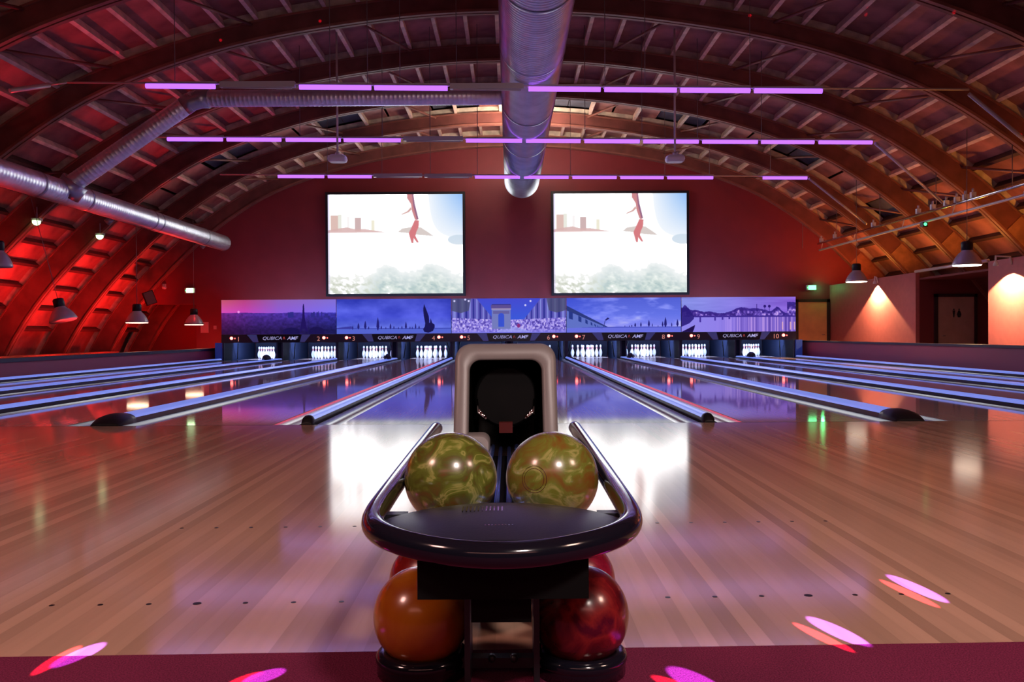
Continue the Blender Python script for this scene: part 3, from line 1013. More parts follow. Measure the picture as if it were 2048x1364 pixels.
# ------------------------------------------------------------------ screens
simg = to_image('surf_film_frame', screen_picture())
smat = image_emission('screen_picture', simg, 3.6, hot=True)
for side, x0, x1, z0, z1 in (('left', 657, 925, 388, 588), ('right', 1108, 1373, 386, 586)):
    a, c = P(x0, z1, 28.2), P(x1, z0, 28.2)
    t = thing('video_screen', f'big bright video screen showing a surfer, on the {side}', 'screen', ((a.x + c.x) / 2, 28.2, a.z), 'video screens on the red wall')
    hw, hh = (c.x - a.x) / 2, c.z - a.z
    picture_quad('picture', -hw, hw, 0, hh, 0, smat, t, 0.05)
    fr = MB()
    for (p, q, r, s_) in ((-hw - .08, -hw, -.08, hh + .08), (hw, hw + .08, -.08, hh + .08), (-hw, hw, -.08, 0), (-hw, hw, hh, hh + .08)):
        fr.box(p, q, -.03, .16, r, s_)
    obj('frame', fr, M['screenframe'], t)

# ------------------------------------------------------------------ text


def text_mesh(txt, size, shear=0.0, extr=0.004, bold=0.0, sx=1.0):
    cu = bpy.data.curves.new('txt', 'FONT')
    cu.body = txt
    cu.size = size
    cu.shear = shear
    cu.extrude = extr
    cu.offset = bold
    cu.align_x = 'CENTER'
    cu.align_y = 'CENTER'
    cu.resolution_u = 3
    o = bpy.data.objects.new('txt', cu)
    COL.objects.link(o)
    dg = bpy.context.evaluated_depsgraph_get()
    me = bpy.data.meshes.new_from_object(o.evaluated_get(dg))
    bpy.data.objects.remove(o)
    me.transform(Matrix.Diagonal((sx, 1, 1, 1)))
    me.transform(Matrix.Rotation(PI / 2, 4, 'X'))
    return me


def txt(name, s, size, m, loc, parent, **k):
    me = text_mesh(s, size, **k)
    me.materials.clear()
    me.materials.append(m)
    return put(name, me, parent, loc)


# ------------------------------------------------------------------ masking units above the pins
MY = 25.0
desc = ['city sunset with a lattice tower', 'blue beach with one large folded parasol', 'triumphal arch at the end of an avenue',
        'row of beach cabins under a cloudy sky', 'violet harbour with a bridge and reflections']
for k in range(5):
    cx = -6.8 + 3.4 * k
    t = thing('masking_unit', f'lit picture panel with {desc[k]}', 'sign', (cx, MY, 0.5), 'picture panels above the pins')
    img = to_image('masking_picture', picture(k))
    picture_quad('picture', -1.692, 1.692, 0.275, 1.30, 0, image_emission('masking_picture', img, 0.92), t, 0.04)
    obj('fascia', MB().box(-1.70, 1.70, 0.0, 0.05, 0.03, 0.272), M['fascia'], t)
    for sg in (-1, 1):
        obj('slanted_panel', MB().prism([(sg * .94, .265), (sg * .66, .265), (sg * .60, .045), (sg * .76, .045)], -.008, 0.0), M['fasciab'], t)
        obj('slanted_panel', MB().prism([(sg * 1.12, .265), (sg * .97, .265), (sg * .79, .045), (sg * .86, .045)], -.006, 0.0), M['fascia'], t)
    pl_ = obj('logo_plate', MB().prism([(-.64, .26), (.68, .26), (.62, .05), (-.58, .05)], -.016, -.006), M['plate'], t)
    txt('lettering', 'QUBICA', .135, M['letter'], (-.20, -.02, .155), pl_, shear=.25, sx=1.15)
    txt('lettering', '/\\', .105, M['letterred'], (.155, -.02, .158), pl_, sx=1.1)
    txt('lettering', 'AMF', .135, M['letter'], (.40, -.02, .155), pl_, shear=.25, bold=.003, sx=1.15)
    n1, n2 = 2 * k + 1, 2 * k + 2
    txt('lane_number', str(n1), .19, M['number'], (-1.19, -.012, .13), t, extr=.006)
    txt('lane_number', str(n2), .19, M['number'], (1.17 if n2 < 10 else 1.10, -.012, .13), t, extr=.006)
    for x in (-1.40, 1.33):
        o = obj('ball_light', MB().lathe([(.001, -.03), (.03, -.026), (.045, -.01), (.045, 0)], 16, (x, 0, .165), axis='Y', cap=False), M['redlamp'], t)
        obj('ball_light', MB().lathe([(.001, -.02), (.014, -.018), (.02, 0)], 12, (x + .10, 0, .16), axis='Y', cap=False), M['redlamp2'], t)

# ------------------------------------------------------------------ lanes
lane_c = []
for k in range(5):
    c = -6.8 + 3.4 * k
    lane_c += [c - .875, c + .875]
lane_c = [c for c in lane_c]
LE = 28.10
lane_me = MB().box(-.533, .533, YFOUL + .012, LE, -.06, 0.0).mesh('bowling_lane', M['lane'])
gut = MB()
rr = []
for k in range(9):
    a = PI + PI * k / 8
    rr.append((.105 * math.cos(a), .085 * math.sin(a) - .005))
gut.rings([[(p[0], y, p[1]) for p in rr] for y in (YFOUL + .02, 25.6)], closed=False)
gut_out = [(p[0] * 1.04, p[1] - .008) for p in rr]
gut.rings([[(p[0], y, p[1]) for p in gut_out] for y in (YFOUL + .02, 25.6)], closed=False)
gut_me = gut.mesh('gutter', M['gutter'])
lt_txt = ['first', 'second', 'third', 'fourth', 'fifth', 'sixth', 'seventh', 'eighth', 'ninth', 'tenth']
for i, c in enumerate(lane_c):
    ln = put('bowling_lane', lane_me, None, (c, 0, 0))
    tag(ln, f'glossy wooden bowling lane, {lt_txt[i]} from the left, running to the pins', 'lane', 'bowling lanes')
    put('gutter', gut_me, ln, (-.533 - .108, 0, 0))
    put('gutter', gut_me, ln, (.533 + .108, 0, 0))

# division caps
capdesc = {-8.5: 'narrow blue-lit strip along the left partition', -6.8: 'wide blue-lit strip between lanes one and two', -5.1: 'narrow blue-lit strip between lanes two and three',
           -3.4: 'wide blue-lit strip with black rounded end between lanes three and four', -1.7: 'narrow raised strip with red line between lanes four and five',
           0.0: 'wide strip behind the ball return hood between lanes five and six', 1.7: 'narrow raised strip with red line between lanes six and seven',
           3.4: 'wide blue-lit strip with black rounded end between lanes seven and eight', 5.1: 'narrow blue-lit strip between lanes eight and nine',
           6.8: 'wide blue-lit strip between lanes nine and ten', 8.5: 'narrow blue-lit strip along the right partition'}
for j in range(11):
    X = round(-8.5 + 1.7 * j, 2)
    wide = (j % 2 == 1)
    hw = .118 if wide else .045
    y0 = YFOUL + (.30 if wide else .10)
    y1 = 24.9
    t = thing('lane_divider', capdesc[X], 'divider', (X, 0, 0), 'dividers between the lanes')
    if wide:
        prof = [(-hw, -.07), (-hw, .040), (-hw + .012, .056), (-hw + .035, .062), (hw - .035, .062), (hw - .012, .056), (hw, .040), (hw, -.07)]
    else:
        prof = [(-hw, -.07), (-hw, .034), (-.034, .056), (-.018, .068), (0, .072), (.018, .068), (.034, .056), (hw, .034), (hw, -.07)]
    mb = MB()
    mb.rings([[(p[0], y, p[1]) for p in prof[1:-1]] for y in (y0, y1)], closed=False, smooth=True)
    mb.add([(prof[1][0], y0, prof[1][1])], [], 0)
    obj('capping', mb, M['cap'], t)
    sd = MB().box(-hw, hw, y0, y1, -.155, prof[1][1] - .001)
    obj('divider_side', sd, M['capside'], t)
    # nose
    nm = MB()
    nl = .30 if wide else .10
    rr = []
    hh = .085 if wide else .075
    bw = hw + (.025 if wide else .006)
    for u in (0, .06, .2, .45, .75, 1.0):
        hgt = hh * math.sin(min(1, u * 1.25 + .12) * PI / 2)
        ww = bw * (.82 + .18 * math.sin(min(1, u * 2) * PI / 2))
        y = YFOUL + .015 + nl * u
        rr.append([(ww * math.cos(a), y, -.0 + hgt * (math.sin(a) ** .6 if math.sin(a) > 0 else 0)) for a in [PI * q / 14 for q in range(15)]])
    nm.rings(rr, closed=False)
    nm.add(rr[0], [list(range(15))[::-1]], 0)
    nm.add(rr[-1], [list(range(15))], 0)
    obj('end_nose', nm, M['black'], t)
    if abs(abs(X) - 1.7) < .01:
        sg = 1 if X > 0 else -1
        lm = MB().box(sg * .054 - .012, sg * .054 + .012, y0 + .25, 24.4, .012, .046)
        tag(obj('light_strip', lm, M['led'], t), 'thin glowing red line')
    if wide and X != 0.0:
        # dark domed ball-lift cover near the pin end
        word = {-6.8: 'between lanes one and two', -3.4: 'between lanes three and four', 3.4: 'between lanes seven and eight', 6.8: 'between lanes nine and ten'}[X]
        hv = MB()
        for q_, (yy_, w_, h_) in enumerate([]):
            pass
        rr = []
        for u, w_, h_ in ((0, .3, .4), (.04, .62, .72), (.12, .88, .92), (.22, 1, 1), (.36, 1, .98), (.5, .9, .75), (.6, .7, .4), (.62, .1, .1)):
            rr.append([(.082 * w_ * math.cos(PI * q / 12), u, .15 * h_ * math.sin(PI * q / 12)) for q in range(13)])
        hv.rings(rr, closed=False)
        o = obj('lift_cover', hv, M['black'], None, (X, 23.4, .062))
        tag(o, f'dark domed cover on the divider {word}', 'cover', 'domed covers near the pins')

# pin enclosures
kp = MB().box(-.02, .02, 25.1, 28.2, -.15, 1.25, 0).box(-.022, .022, 25.08, 25.12, -.15, .53, 1).mesh('side_plate', [M['kick'], M['kickedge']])
curt = MB().box(-.75, .75, 28.12, 28.16, -.15, 1.25).mesh('curtain', M['curtain'])
swp = MB().box(-.60, .60, 25.75, 25.80, .53, .66).tube([(.62, 25.9, .50), (.74, 26.2, .02)], .015, 6).tube([(-.62, 25.9, .50), (-.74, 26.2, .02)], .015, 6).mesh('sweep_arm', M['blackmatt'])
lampm = MB().box(-.5, .5, 25.62, 25.70, .54, .60).mesh('pit_lamp', M['fixture'])
for i, c in enumerate(lane_c):
    t = thing('pin_enclosure', f'dark opening around the pins of the {lt_txt[i]} lane from the left', 'pinsetter', (c, 0, 0), 'pin enclosures')
    put('side_plate', kp, t, (-.80, 0, 0))
    put('side_plate', kp, t, (.80, 0, 0))
    put('curtain', curt, t)
    put('sweep_arm', swp, t)
    put('pit_lamp', lampm, t)
    light('pin_light', 'AREA', (c, 25.90, .56), (c, 27.0, .17), 85, (0.42, 0.58, 1.0), 1.0, .06)
for x in (-8.6, 8.6):
    side = 'left' if x < 0 else 'right'
    tag(obj('end_panel', MB().box(x - .09, x + .09, 25.0, 25.1, -.15, .53), M['kickblue']), f'deep blue panel closing the {side} end of the pin row', 'panel')
for j in range(1, 10):
    X = -8.5 + 1.7 * j
    hw = .09 if j % 2 else .04
    tag(obj('gap_panel', MB().box(X - hw + .02, X + hw - .02, 25.12, 25.2, -.15, .53), M['kick']),
        f'narrow dark panel right of the {lt_txt[j - 1]} pin opening from the left', 'panel', 'panels between pin openings')

# pins
prof = [(.0258, 0), (.0360, .019), (.0495, .057), (.0575, .086), (.0605, .114), (.0592, .140), (.0500, .178), (.0370, .216), (.0262, .240), (.0229, .254),
        (.0236, .275), (.0262, .298), (.0305, .322), (.0324, .343), (.0300, .362), (.0200, .375), (.0060, .381)]
pin_me = MB().lathe(prof, 14, matfn=lambda i: 1 if i in (8, 10) else 0).mesh('bowling_pin', [M['pin'], M['pinred']])
rows = [('head pin at the front', 0, 0), ('left pin of the second row', -.5, 1), ('right pin of the second row', .5, 1),
        ('left pin of the third row', -1, 2), ('middle pin of the third row', 0, 2), ('right pin of the third row', 1, 2),
        ('far left pin of the back row', -1.5, 3), ('inner left pin of the back row', -.5, 3), ('inner right pin of the back row', .5, 3), ('far right pin of the back row', 1.5, 3)]
for i, c in enumerate(lane_c):
    for lab, u, r in rows:
        tag(put('bowling_pin', pin_me, None, (c + u * .3048, 26.75 + r * .264, 0)), f'white pin on {lt_txt[i]} lane from left, {lab}', 'pin', f'pins standing on the {lt_txt[i]} lane')

# ------------------------------------------------------------------ ball return
BX = 0.0
t = thing('ball_return', 'black and beige ball return with tube loop tray and arched hood', 'ball return', (0, 1.9, 0))
t.location = (0, 0, 0)
ZL = 0.408
half = [(-.25, 3.05, .418), (-.252, 2.6, .414), (-.252, 2.2, .411), (-.252, 1.85, .408), (-.251, 1.70, .407), (-.247, 1.62, .406), (-.237, 1.555, .405), (-.215, 1.50, .404), (-.18, 1.455, .402),
        (-.13, 1.415, .400), (-.07, 1.385, .398), (0, 1.372, .397)]
path = half + [(-x, y, z) for x, y, z in half[-2::-1]]
# smooth the path
pp = [Vector(p) for p in path]
for _ in range(2):
    q = [pp[0]]
    for a, c in zip(pp[:-1], pp[1:]):
        q += [a.lerp(c, .25), a.lerp(c, .75)]
    q.append(pp[-1])
    pp = q
pp = [pp[0] + Vector((0, .012, 0))] + pp[0:] + [pp[-1] + Vector((0, .012, 0))]
rs = [.012] + [.0225] * (len(pp) - 2) + [.012]
obj('tube_loop', MB().tube(pp, rs, 20), M['blackgloss'], t)
# moulded tray inside the loop
N = 40
mb = MB()
front = []
back = []
for i in range(N + 1):
    u = -1 + 2 * i / N
    x = .236 * u
    yf = 1.395 + .150 * abs(u) ** 3.0
    yb = 1.70 - .055 * abs(u) ** 2.0 - .03 * abs(u) ** 8
    front.append((x, yf))
    back.append((x, yb))
rings_ = []
for j in range(9):
    v_ = j / 8
    row = []
    for (xf, yf), (xb, yb) in zip(front, back):
        u = xf / .236
        z = .392 + .026 * (1 - u * u) * math.sin(PI * min(1, .15 + v_ * .6)) + .008 * v_
        row.append((xf, yf + (yb - yf) * v_, z))
    rings_.append(row)
mb.rings(rings_, closed=False)
low = [(p[0], p[1], .365) for p in rings_[-1]]
mb.rings([rings_[-1], [(p[0], p[1] + .012, p[2] - .012) for p in rings_[-1]], low], closed=False)
mb.rings([rings_[0], [(p[0], p[1], .382) for p in rings_[0]]], closed=False)
obj('tray', mb, M['pad'], t)
sl = MB()
for i in range(11):
    x = -.075 + i * .0075
    sl.box(x - .0012, x + .0012, 1.60, 1.64, .418, .4235)
for i in range(9):
    for j in range(4):
        sl.box(-.03 + i * .006, -.0275 + i * .006, 1.50 + j * .012, 1.506 + j * .012, .412, .4185)
obj('tray_vent', sl, M['blackgloss'], t)
obj('under_tray', MB().box(-.145, .150, 1.45, 1.75, .302, .375).box(-.055, .052, 1.50, 1.80, .245, .30), M['blackmatt'], t)
for sg in (-1, 1):
    obj('loop_bracket', MB().box(min(sg * .19, sg * .245), max(sg * .19, sg * .245), 1.67, 1.70, .385, .402), M['pad'], t)
# side posts and lower frame
for x in (-.077, .070):
    obj('side_post', MB().box(x - .006, x + .006, 1.78, 1.90, .01, .33), M['pad'], t)
obj('column', MB().box(-.07, .063, 2.35, 3.3, 0.0, .26), M['blackmatt'], t)
cb = MB().box(-.11, .10, 1.84, 1.87, .028, .050)
for x in (-.026, .022):
    cb.lathe([(.001, -.014), (.008, -.012), (.009, 0)], 12, (x, 1.84, .052), axis='Y')
obj('crossbar', cb, M['pad'], t)
# upper rails
for x in (-.193, -.053, .044, .184):
    obj('rail', MB().tube([(x, 1.72, .325), (x, 2.9, .325), (x * .95, 3.25, .325)], .009, 10), M['rod'], t)
for x in (-.020, .012):
    obj('rail', MB().tube([(x, 1.72, .318), (x, 3.25, .318)], .007, 10), M['rod'], t)
obj('rail_bed', MB().box(-.075, .068, 1.76, 3.2, .262, .295), M['blackmatt'], t)
# lower cradles
for x in (-.183, .171):
    cm = MB()
    ring = [(x + .087 * math.cos(a), 1.885 + .087 * math.sin(a), .040) for a in [2 * PI * k / 40 for k in range(40)]]
    cm.tube(ring, .017, 12, closed=True)
    cm.lathe([(.100, .034), (.100, .006), (.06, .010), (.0, .010)], 40, (x, 1.885, 0), cap=False)
    obj('ball_cup', cm, M['blackgloss'], t)
    for dx in (-.06, .06):
        obj('lower_rail', MB().tube([(x + dx, 1.99, .028), (x + dx, 3.1, .028)], .010, 8), M['pad'], t)

# hood


def rrect(hw, z0, z1, r, n=9):
    out = []
    for (cx, cz, a0) in ((hw - r, z1 - r, 0), (-hw + r, z1 - r, PI / 2), (-hw + r, z0 + r, PI), (hw - r, z0 + r, 1.5 * PI)):
        for k in range(n):
            a = a0 + (PI / 2) * k / (n - 1)
            out.append((cx + r * math.cos(a), cz + r * math.sin(a)))
    return out


def yh(z):
    return 3.10 + .36 * max(0, z - .1)


def hoodring(hw, z0, z1, r, dy, taper=0.0, zs=0.0):
    return [(x * (1 - taper * (z / .72)), yh(z) + dy, z - zs * (z / .72)) for x, z in rrect(hw, z0, z1, r)]


OW, OT, IW, IT = .203, .718, .145, .655
hd = MB()
hd.rings([hoodring(OW, 0.0, OT - .10, .07, .95, .10, .0),
          hoodring(OW, 0.0, OT - .02, .065, .55, .06),
          hoodring(OW, 0.0, OT, .06, .10, .03),
          hoodring(OW, 0.0, OT, .06, .02, .03),
          hoodring(OW - .004, 0.004, OT - .004, .058, .006, .03),
          hoodring(OW - .014, 0.01, OT - .014, .055, 0, .03),
          hoodring(IW + .010, .19, IT + .008, .050, 0, .03),
          hoodring(IW + .002, .196, IT + .001, .047, .006, .03),
          hoodring(IW, .20, IT, .045, .02, .03),
          hoodring(IW, .20, IT, .045, .05, .03)], cap0=True)
hood = obj('hood', hd, M['hood'], t)
li = MB()
li.rings([hoodring(IW, .20, IT, .045, .05, .03), hoodring(IW - .004, .20, IT - .004, .045, .20, .03), hoodring(IW - .02, .20, IT - .03, .07, .55, .03)], cap1=True)
obj('hood_lining', li, M['hoodin'], hood)
obj('lift_wheel', MB().lathe([(.115, -.02), (.128, 0), (.128, .04), (.115, .06)], 40, (0.0, 3.42, .505), axis='Y'), M['blackmatt'], hood)
for sg in (-1, 1):
    lv = MB().tube([(sg * .11, 3.30, .50), (sg * .105, 3.26, .455), (sg * .08, 3.24, .44)], .006, 8).tube([(sg * .115, 3.28, .43), (sg * .10, 3.26, .465), (sg * .075, 3.25, .43)], .005, 8)
    obj('lever', lv, M['chrome'], hood)
obj('ball_stop', MB().box(-.026, .026, 3.26, 3.30, .375, .415), M['redpl'], hood)
obj('front_lip', MB().rings([hoodring(.05, .26, .375, .03, -.05), hoodring(.055, .26, .38, .03, -.02), hoodring(.055, .26, .38, .03, .05)], cap0=True), M['hood'], hood).location = (-.115, 0, 0)

# ------------------------------------------------------------------ balls


def ball_mat(name, cols, scale=5.0, dist=2.5, rough=0.15, seed=0):
    m = bpy.data.materials.new(name)
    m.use_nodes = True
    nt = m.node_tree
    b_ = nt.nodes['Principled BSDF']
    tc = nt.nodes.new('ShaderNodeTexCoord')
    mp = nt.nodes.new('ShaderNodeMapping')
    mp.inputs['Location'].default_value = (seed, seed * .7, 1)
    mp.inputs['Scale'].default_value = (14, 14, 14)
    nz = nt.nodes.new('ShaderNodeTexNoise')
    nz.inputs['Scale'].default_value = scale / 9 * 1.5
    nz.inputs['Detail'].default_value = 6
    nz.inputs['Distortion'].default_value = dist
    cr = nt.nodes.new('ShaderNodeValToRGB')
    els = cr.color_ramp.elements
    while len(els) < len(cols):
        els.new(.5)
    for e_, (p, c) in zip(els, cols):
        e_.position = p
        e_.color = (*c, 1)
    nt.links.new(tc.outputs['Object'], mp.inputs[0])
    nt.links.new(mp.outputs[0], nz.inputs['Vector'])
    nt.links.new(nz.outputs['Fac'], cr.inputs[0])
    nt.links.new(cr.outputs[0], b_.inputs['Base Color'])
    b_.inputs['Roughness'].default_value = rough + .12
    b_.inputs['Coat Weight'].default_value = .8
    b_.inputs['Coat Roughness'].default_value = rough
    return m


gcols = [(.28, (.13, .05, .012)), (.42, (.085, .085, .012)), (.52, (.12, .15, .02)), (.58, (.30, .29, .08)), (.64, (.11, .14, .018))]
gcols2 = [(.28, (.18, .065, .012)), (.44, (.16, .12, .018)), (.53, (.15, .18, .025)), (.60, (.32, .30, .09)), (.70, (.13, .16, .025))]
ocols = [(.3, (.36, .07, .006)), (.45, (.42, .12, .006)), (.6, (.48, .165, .008)), (.75, (.34, .035, .006))]
rcols = [(.3, (.035, .001, .003)), (.45, (.11, .003, .007)), (.56, (.22, .012, .012)), (.7, (.07, .001, .010))]
balls = [('marbled olive green bowling ball, left of the two on the upper rails', -.123, 1.973, .4212, ball_mat('green_marble', gcols, seed=1.2)),
         ('marbled olive green bowling ball with red ring mark, right on the upper rails', .114, 1.973, .4212, ball_mat('green_marble_light', gcols2, seed=4.4)),
         ('shiny orange bowling ball in the left lower cup', -.183, 1.885, .130, ball_mat('orange_marble', ocols, 3.0, 1.0, seed=2)),
         ('dark crimson bowling ball in the right lower cup', .171, 1.885, .130, ball_mat('crimson_marble', rcols, 3.5, 1.5, seed=3)),
         ('red bowling ball half hidden behind the orange one', -.186, 2.15, .128, ball_mat('red_marble', [(.3, (.16, .004, .004)), (.6, (.24, .01, .008))], seed=5)),
         ('magenta red bowling ball half hidden behind the crimson one', .174, 2.15, .128, ball_mat('magenta_marble', [(.3, (.14, .002, .015)), (.6, (.24, .008, .03))], seed=6))]
sp = MB()
nu, nv = 48, 32
R_ = .108
sp.rings([[(R_ * math.sin(PI * i / nv) * math.cos(2 * PI * j / nu), R_ * math.sin(PI * i / nv) * math.sin(2 * PI * j / nu), R_ * math.cos(PI * i / nv)) for j in range(nu)]
          for i in range(1, nv)], cap0=True, cap1=True)
for n_, (lab, x, y, z, m) in enumerate(balls):
    o = obj('bowling_ball', sp, m, None, (x, y, z))
    tag(o, lab, 'bowling ball', 'bowling balls on the return')
    if n_ == 1:
        em = MB()
        c_ = Vector((-.42, -.88, .12)).normalized()
        e1 = c_.cross(Vector((0, 0, 1))).normalized()
        e2 = e1.cross(c_)
        for rad in (.030, .024):
            em.tube([(c_ * math.cos(rad / R_) + (e1 * math.cos(a) + e2 * math.sin(a)) * math.sin(rad / R_)) * (R_ - .0002) for a in [2 * PI * k / 36 for k in range(36)]], .0006, 5, closed=True)
        obj('ring_mark', em, M['redpl'], o)

# ------------------------------------------------------------------ pendant lamps


def pendant(c, label, glass, r=.285, lit=0.0, col=(1, .75, .55), top=None, tilt=0.0, group='bell shaped pendant lamps'):
    t = thing('pendant_lamp', label, 'lamp', c, group)
    t.rotation_euler = (0, tilt, 0)
    sh = MB()
    pr_ = [(r, 0), (r * 1.01, .01), (r * .95, .06), (r * .80, .15), (r * .58, .235), (r * .40, .28), (r * .36, .31)]
    sh.lathe(pr_, 32, cap=False)
    sh.lathe([(a * .97, h - .004) for a, h in pr_], 32, cap=False)
    obj('shade', sh, M['lampshade'], t)
    obj('gear_box', MB().lathe([(r * .36, .30), (r * .40, .31), (r * .40, .46), (r * .33, .49), (.02, .50)], 20), M['black'], t)
    obj('glass', MB().lathe([(r * .97, .006), (r * .93, -.018), (r * .6, -.022), (.001, -.024)], 32, cap=False), glass, t)
    zt = (top if top is not None else float(np.interp(c[0], fine[:, 0], fine[:, 1]))) - c[2] + .35
    obj('cord', MB().tube([(0, 0, .5), (0, 0, zt)], .008, 6), M['wire'], t)
    if lit:
        light('lamp_light', 'SPOT', (c[0], c[1], c[2] - .02), (c[0], c[1], -1), lit, col, .15, spot=120, blend=.6)
    return t


c = P(1934, 530, 17.6)
pendant(c, 'nearest grey bell lamp over the right walkway, lit rim', M['lampglass'], lit=22)
c = P(1713, 563, 23.2)
pendant(c, 'far grey bell lamp over the right walkway, beside the screen wall', M['lampglass'], lit=22)
c = P(127, 641, 18.5)
pendant(c, 'grey bell lamp with dark glass, leftmost of the three low lamps at left', M['lampoff'], tilt=-.25, group='low lamps behind the left partition')
c = P(274, 645, 22.4)
pendant(c, 'grey bell lamp with glowing rim, middle of the three low lamps at left', M['lampglow'], lit=30, col=(1, .5, .25), group='low lamps behind the left partition')
c = P(388, 649, 26.2)
pendant(c, 'grey bell lamp with glowing rim, nearest the red wall at left', M['lampglow'], lit=25, col=(1, .5, .25), group='low lamps behind the left partition')
c = P(-2, 533, 16.2)
pendant(c, 'dark dome lamp cut off by the left edge of the view', M['lampoff'], r=.24, group='low lamps behind the left partition')

# ------------------------------------------------------------------ right lighting truss along the haunch
t = thing('lighting_truss', 'pair of long metal pipes with clamps along the right haunch', 'truss')
A1, B1 = P(2048, 364, 16.2), P(1640, 489, 26.6)
X1, Z1 = (A1.x + B1.x) / 2, (A1.z + B1.z) / 2
obj('pipe', MB().tube([(X1, 8.0, Z1), (X1, 26.9, Z1)], .035, 10), M['chrome'], t)
obj('pipe', MB().tube([(X1 + .05, 8.0, Z1 - .20), (X1 + .05, 26.9, Z1 - .20)], .030, 10), M['rail'], t)
for yy in (10.0, 13.0, 16.0, 18.6, 21.0, 24.0, 26.5):
    obj('strut', MB().tube([(X1, yy, Z1), (X1 + .05, yy + .25, Z1 - .20)], .012, 6), M['rail'], t)
for yy in (17.9, 18.2, 18.55, 19.0, 19.6, 20.3, 22.8, 25.5, 26.6):
    obj('clamp', MB().box(X1 - .05, X1 + .05, yy - .04, yy + .04, Z1 + .02, Z1 + .14).tube([(X1, yy, Z1 + .14), (X1, yy, Z1 + .22)], .025, 8), M['fixture'], t)
for ya in ARCH_Y[1:7]:
    obj('hanger', MB().tube([(X1, ya, Z1), (X1, ya, float(np.interp(X1, fine[:, 0], fine[:, 1])) + .1)], .010, 6), M['wire'], t)
c = P(1843, 436, 20.0)
lx = thing('laser_unit', 'tiny green laser lamp hanging from the right truss pipes', 'lamp', (X1, 20.0, Z1 - .27))
obj('body', MB().box(-.06, .06, -.05, .08, -.06, .05), M['black'], lx)
obj('lens', MB().lathe([(.001, -.075), (.03, -.07), (.04, -.05)], 12, axis='Y', cap=False), M['ledgreen'], lx)

# ------------------------------------------------------------------ exit signs and emergency lamps
for px, py, lab in ((1623, 575, 'green lit exit sign above the door on the right'), (379, 581, 'green lit exit sign on the red wall at far left')):
    c = P(px, py, 28.3)
    t = thing('exit_sign', lab, 'sign', c, 'green exit signs')
    obj('housing', MB().box(-.16, .16, 0.0, .10, -.085, .085), M['white'], t)
    obj('sign_face', MB().box(-.10, .15, -.012, 0.0, -.07, .07), M['exitw'] if px < 1000 else M['exit'], t)
    am = MB().prism([(-.145, 0), (-.115, .035), (-.115, -.035)], -.012, 0)
    obj('arrow', am, M['ledgreen'], t)
light('exit_glow', 'POINT', P(1645, 575, 28.1), (0, 0, 0), 5, (.1, 1, .3), .05)
for px, py, yy, lab in ((71, 444, 19.2, 'small yellow-green emergency lamp under the arch at far left'), (198, 473, 22.1, 'small yellow-green emergency lamp on the second arch from left')):
    c = P(px, py, yy)
    t = thing('emergency_lamp', lab, 'lamp', c, 'emergency lamps on the left arches')
    obj('housing', MB().box(-.10, .10, 0, .12, 0.03, .09).tube([(0, .06, .09), (0, .06, .35)], .012, 6), M['lampshade'], t)
    obj('glass', MB().lathe([(.09, .03), (.085, -.02), (.05, -.06), (.001, -.075)], 16, (0, .04, 0), cap=False), M['exitw'], t)

# small spots under the side duct, speaker, sensors
for px, py, yy, lab in ((222, 437, 20.4, 'grey spotlight hanging under the left side duct, halfway'), (409, 487, 25.4, 'grey spotlight hanging under the far end of the left side duct')):
    c = P(px, py, yy)
    t = thing('duct_spotlight', lab, 'lamp', c, 'spotlights under the side duct')
    obj('head', MB().tube([(-.10, 0, -.10), (.02, 0, .0)], [.085, .07], 14), M['lampshade'], t)
    obj('bracket', MB().tube([(.02, 0, .0), (.10, 0, .10), (.12, 0, .3)], .03, 8), M['rail'], t)
c = P(299, 596, 27.6)
t = thing('wall_speaker', 'black loudspeaker on a bracket at the foot of the last arch', 'speaker', c)
rot = Matrix.Translation(Vector((0, 0, 0))) @ Matrix.Rotation(.5, 4, 'Z') @ Matrix.Rotation(-.35, 4, 'Y')
obj('cabinet', MB().box(-.16, .16, -.14, .14, -.22, .22, mtx=rot), M['blackmatt'], t)
obj('grille', MB().box(-.14, .14, -.155, -.14, -.20, .20, mtx=rot), M['pad'], t)
obj('bracket', MB().tube([(-.05, .12, 0), (-.30, .3, .05)], .025, 8), M['black'], t)
c = P(328, 575, 28.36)
tag(obj('motion_sensor', MB().lathe([(.001, -.06), (.05, -.05), (.06, 0), (.06, .06)], 14, axis='Y', cap=False).box(-.05, .05, 0, .06, .0, .12), M['white'], None, c), 'small white sensor on the red wall left of the exit sign', 'sensor')
c = P(409, 655, 28.38)
tag(obj('wall_notice', MB().box(-.13, .13, 0, .04, -.18, .18).box(-.11, .11, -.006, 0, -.15, .15), M['poster'], None, c), 'pale rectangular notice on the red wall beside the far left lamp', 'notice')
c = P(430, 655, 28.38)
tag(obj('light_switch', MB().box(-.05, .05, 0, .04, -.06, .06).box(-.02, .02, -.012, 0, -.03, .03), M['poster'], None, c), 'small pale switch plate on the red wall next to the notice', 'switch')

# wall washers on the right wall
for yy, lab, pw, dx, sp_ in ((24.7, 'small wall lamp casting a cone of light beside the far right door', 1900, .09, 118), (18.1, 'small wall lamp washing the near right wall', 950, .35, 125)):
    t = thing('wall_lamp', lab, 'lamp', (WX, yy, 2.18), 'wall washer lamps on the right wall')
    obj('arm', MB().tube([(0, 0, .0), (-.04, 0, .16), (-dx, 0, .18), (-dx, 0, .06)], .022, 10), M['white'], t)
    obj('shade', MB().lathe([(.03, .06), (.05, .01), (.052, -.03)], 16, (-dx, 0, 0), cap=False), M['white'], t)
    light('wall_lamp_light', 'SPOT', (WX - dx, yy, 2.13), (WX - dx * .6, yy, 0.2), pw, (1.0, .60, .28), .02, spot=sp_, blend=.12)

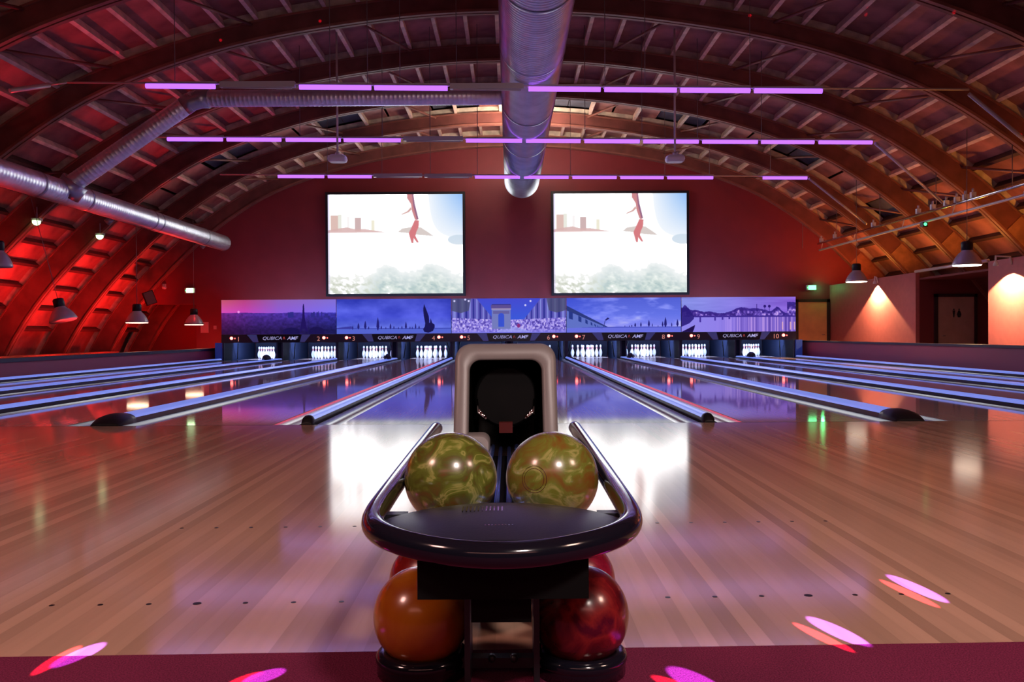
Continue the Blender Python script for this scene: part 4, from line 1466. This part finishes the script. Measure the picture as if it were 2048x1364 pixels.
# duct top lamp
t = thing('duct_lamp', 'white uplight on the duct making the arch crown glow', 'lamp', (.42, 24.0, 5.985))
obj('housing', MB().box(-.5, .5, -.15, .15, 0.02, .09), M['white'], t)
obj('bracket', MB().tube([(0, 0, .03), (0, 0, -.02)], .03, 6), M['rail'], t)

# ------------------------------------------------------------------ party light beams on the floor
src = Vector((0.3, -1.6, 3.2))
t = thing('party_light', 'moving head party light hung above the carpet behind the viewer', 'lamp', src)
obj('head', MB().lathe([(.12, .0), (.14, .06), (.14, .2), (.10, .3)], 20, (0, 0, .02)), M['black'], t)
obj('yoke', MB().tube([(0, 0, .3), (0, 0, 3.9)], .03, 8), M['black'], t)


def ground(px, py):
    d = CROT.to_3x3() @ Vector(((px - 1024) / FPX, -(py - 682) / FPX, -1.0))
    return CAMP + d * (-CAMP.z / d.z)


def streak(a, c, wpx, col, pw):
    A, B_ = ground(*a), ground(*c)
    mid = (A + B_) / 2
    L = (B_ - A).length
    dirv = (B_ - A).normalized()
    v = (mid - src)
    dist = v.length
    vn = v.normalized()
    # axis perpendicular to the beam that projects onto the streak direction
    ax = (dirv - vn * dirv.dot(vn)).normalized()
    lx_ = L * math.sqrt(max(1e-4, 1 - dirv.dot(vn) ** 2)) / 2
    wid = wpx * mid.y / FPX * 2.9
    az = -vn
    ay = az.cross(ax)
    ang = 2 * math.atan(lx_ / dist)
    d = bpy.data.lights.new('party_beam', 'SPOT')
    d.energy = pw
    d.color = col
    d.spot_size = ang
    d.spot_blend = .35
    d.shadow_soft_size = .002
    o = bpy.data.objects.new('party_beam', d)
    COL.objects.link(o)
    sy_ = max(.06, min(1, (wid / 2) / lx_))
    o.matrix_world = Matrix((( ax.x, ay.x, az.x, src.x), (ax.y, ay.y, az.y, src.y), (ax.z, ay.z, az.z, src.z), (0, 0, 0, 1))) @ Matrix.Diagonal((1, sy_, 1, 1))


VIO = (.38, .14, 1.0)
HR = (1.0, .06, .10)
for a, c, wpx in (((1770, 1148), (1903, 1208), 13), ((1610, 1232), (1748, 1298), 16), ((1330, 1335), (1460, 1400), 22), ((95, 1340), (215, 1284), 15), ((480, 1370), (575, 1340), 14)):
    streak(a, c, wpx, VIO, 15000)
for a, c, wpx in (((1757, 1158), (1885, 1218), 9), ((1583, 1244), (1715, 1310), 10), ((1298, 1352), (1440, 1410), 14), ((58, 1356), (165, 1290), 12), ((450, 1374), (530, 1345), 9)):
    streak(a, c, wpx, HR, 12000)
# glimmer on the orange ball

# red laser dots thrown on the boards by the party light
for px, py, yy in ((1899, 49, 14.6), (1740, 3, 14.4), (2030, 295, 18.2), (1500, 31, 16.4), (439, 58, 15.2), (232, 84, 15.0), (640, 40, 16.3)):
    q = P(px, py, yy)
    d_ = (q - Vector((0.3, -1.6, 3.15))).normalized()
    light('laser_beam', 'SPOT', Vector((0.3, -1.6, 3.15)) + d_ * .1, q + d_, 30000, (1, .01, .05), .001, spot=1.0, blend=.3, scale=(.18, .18))
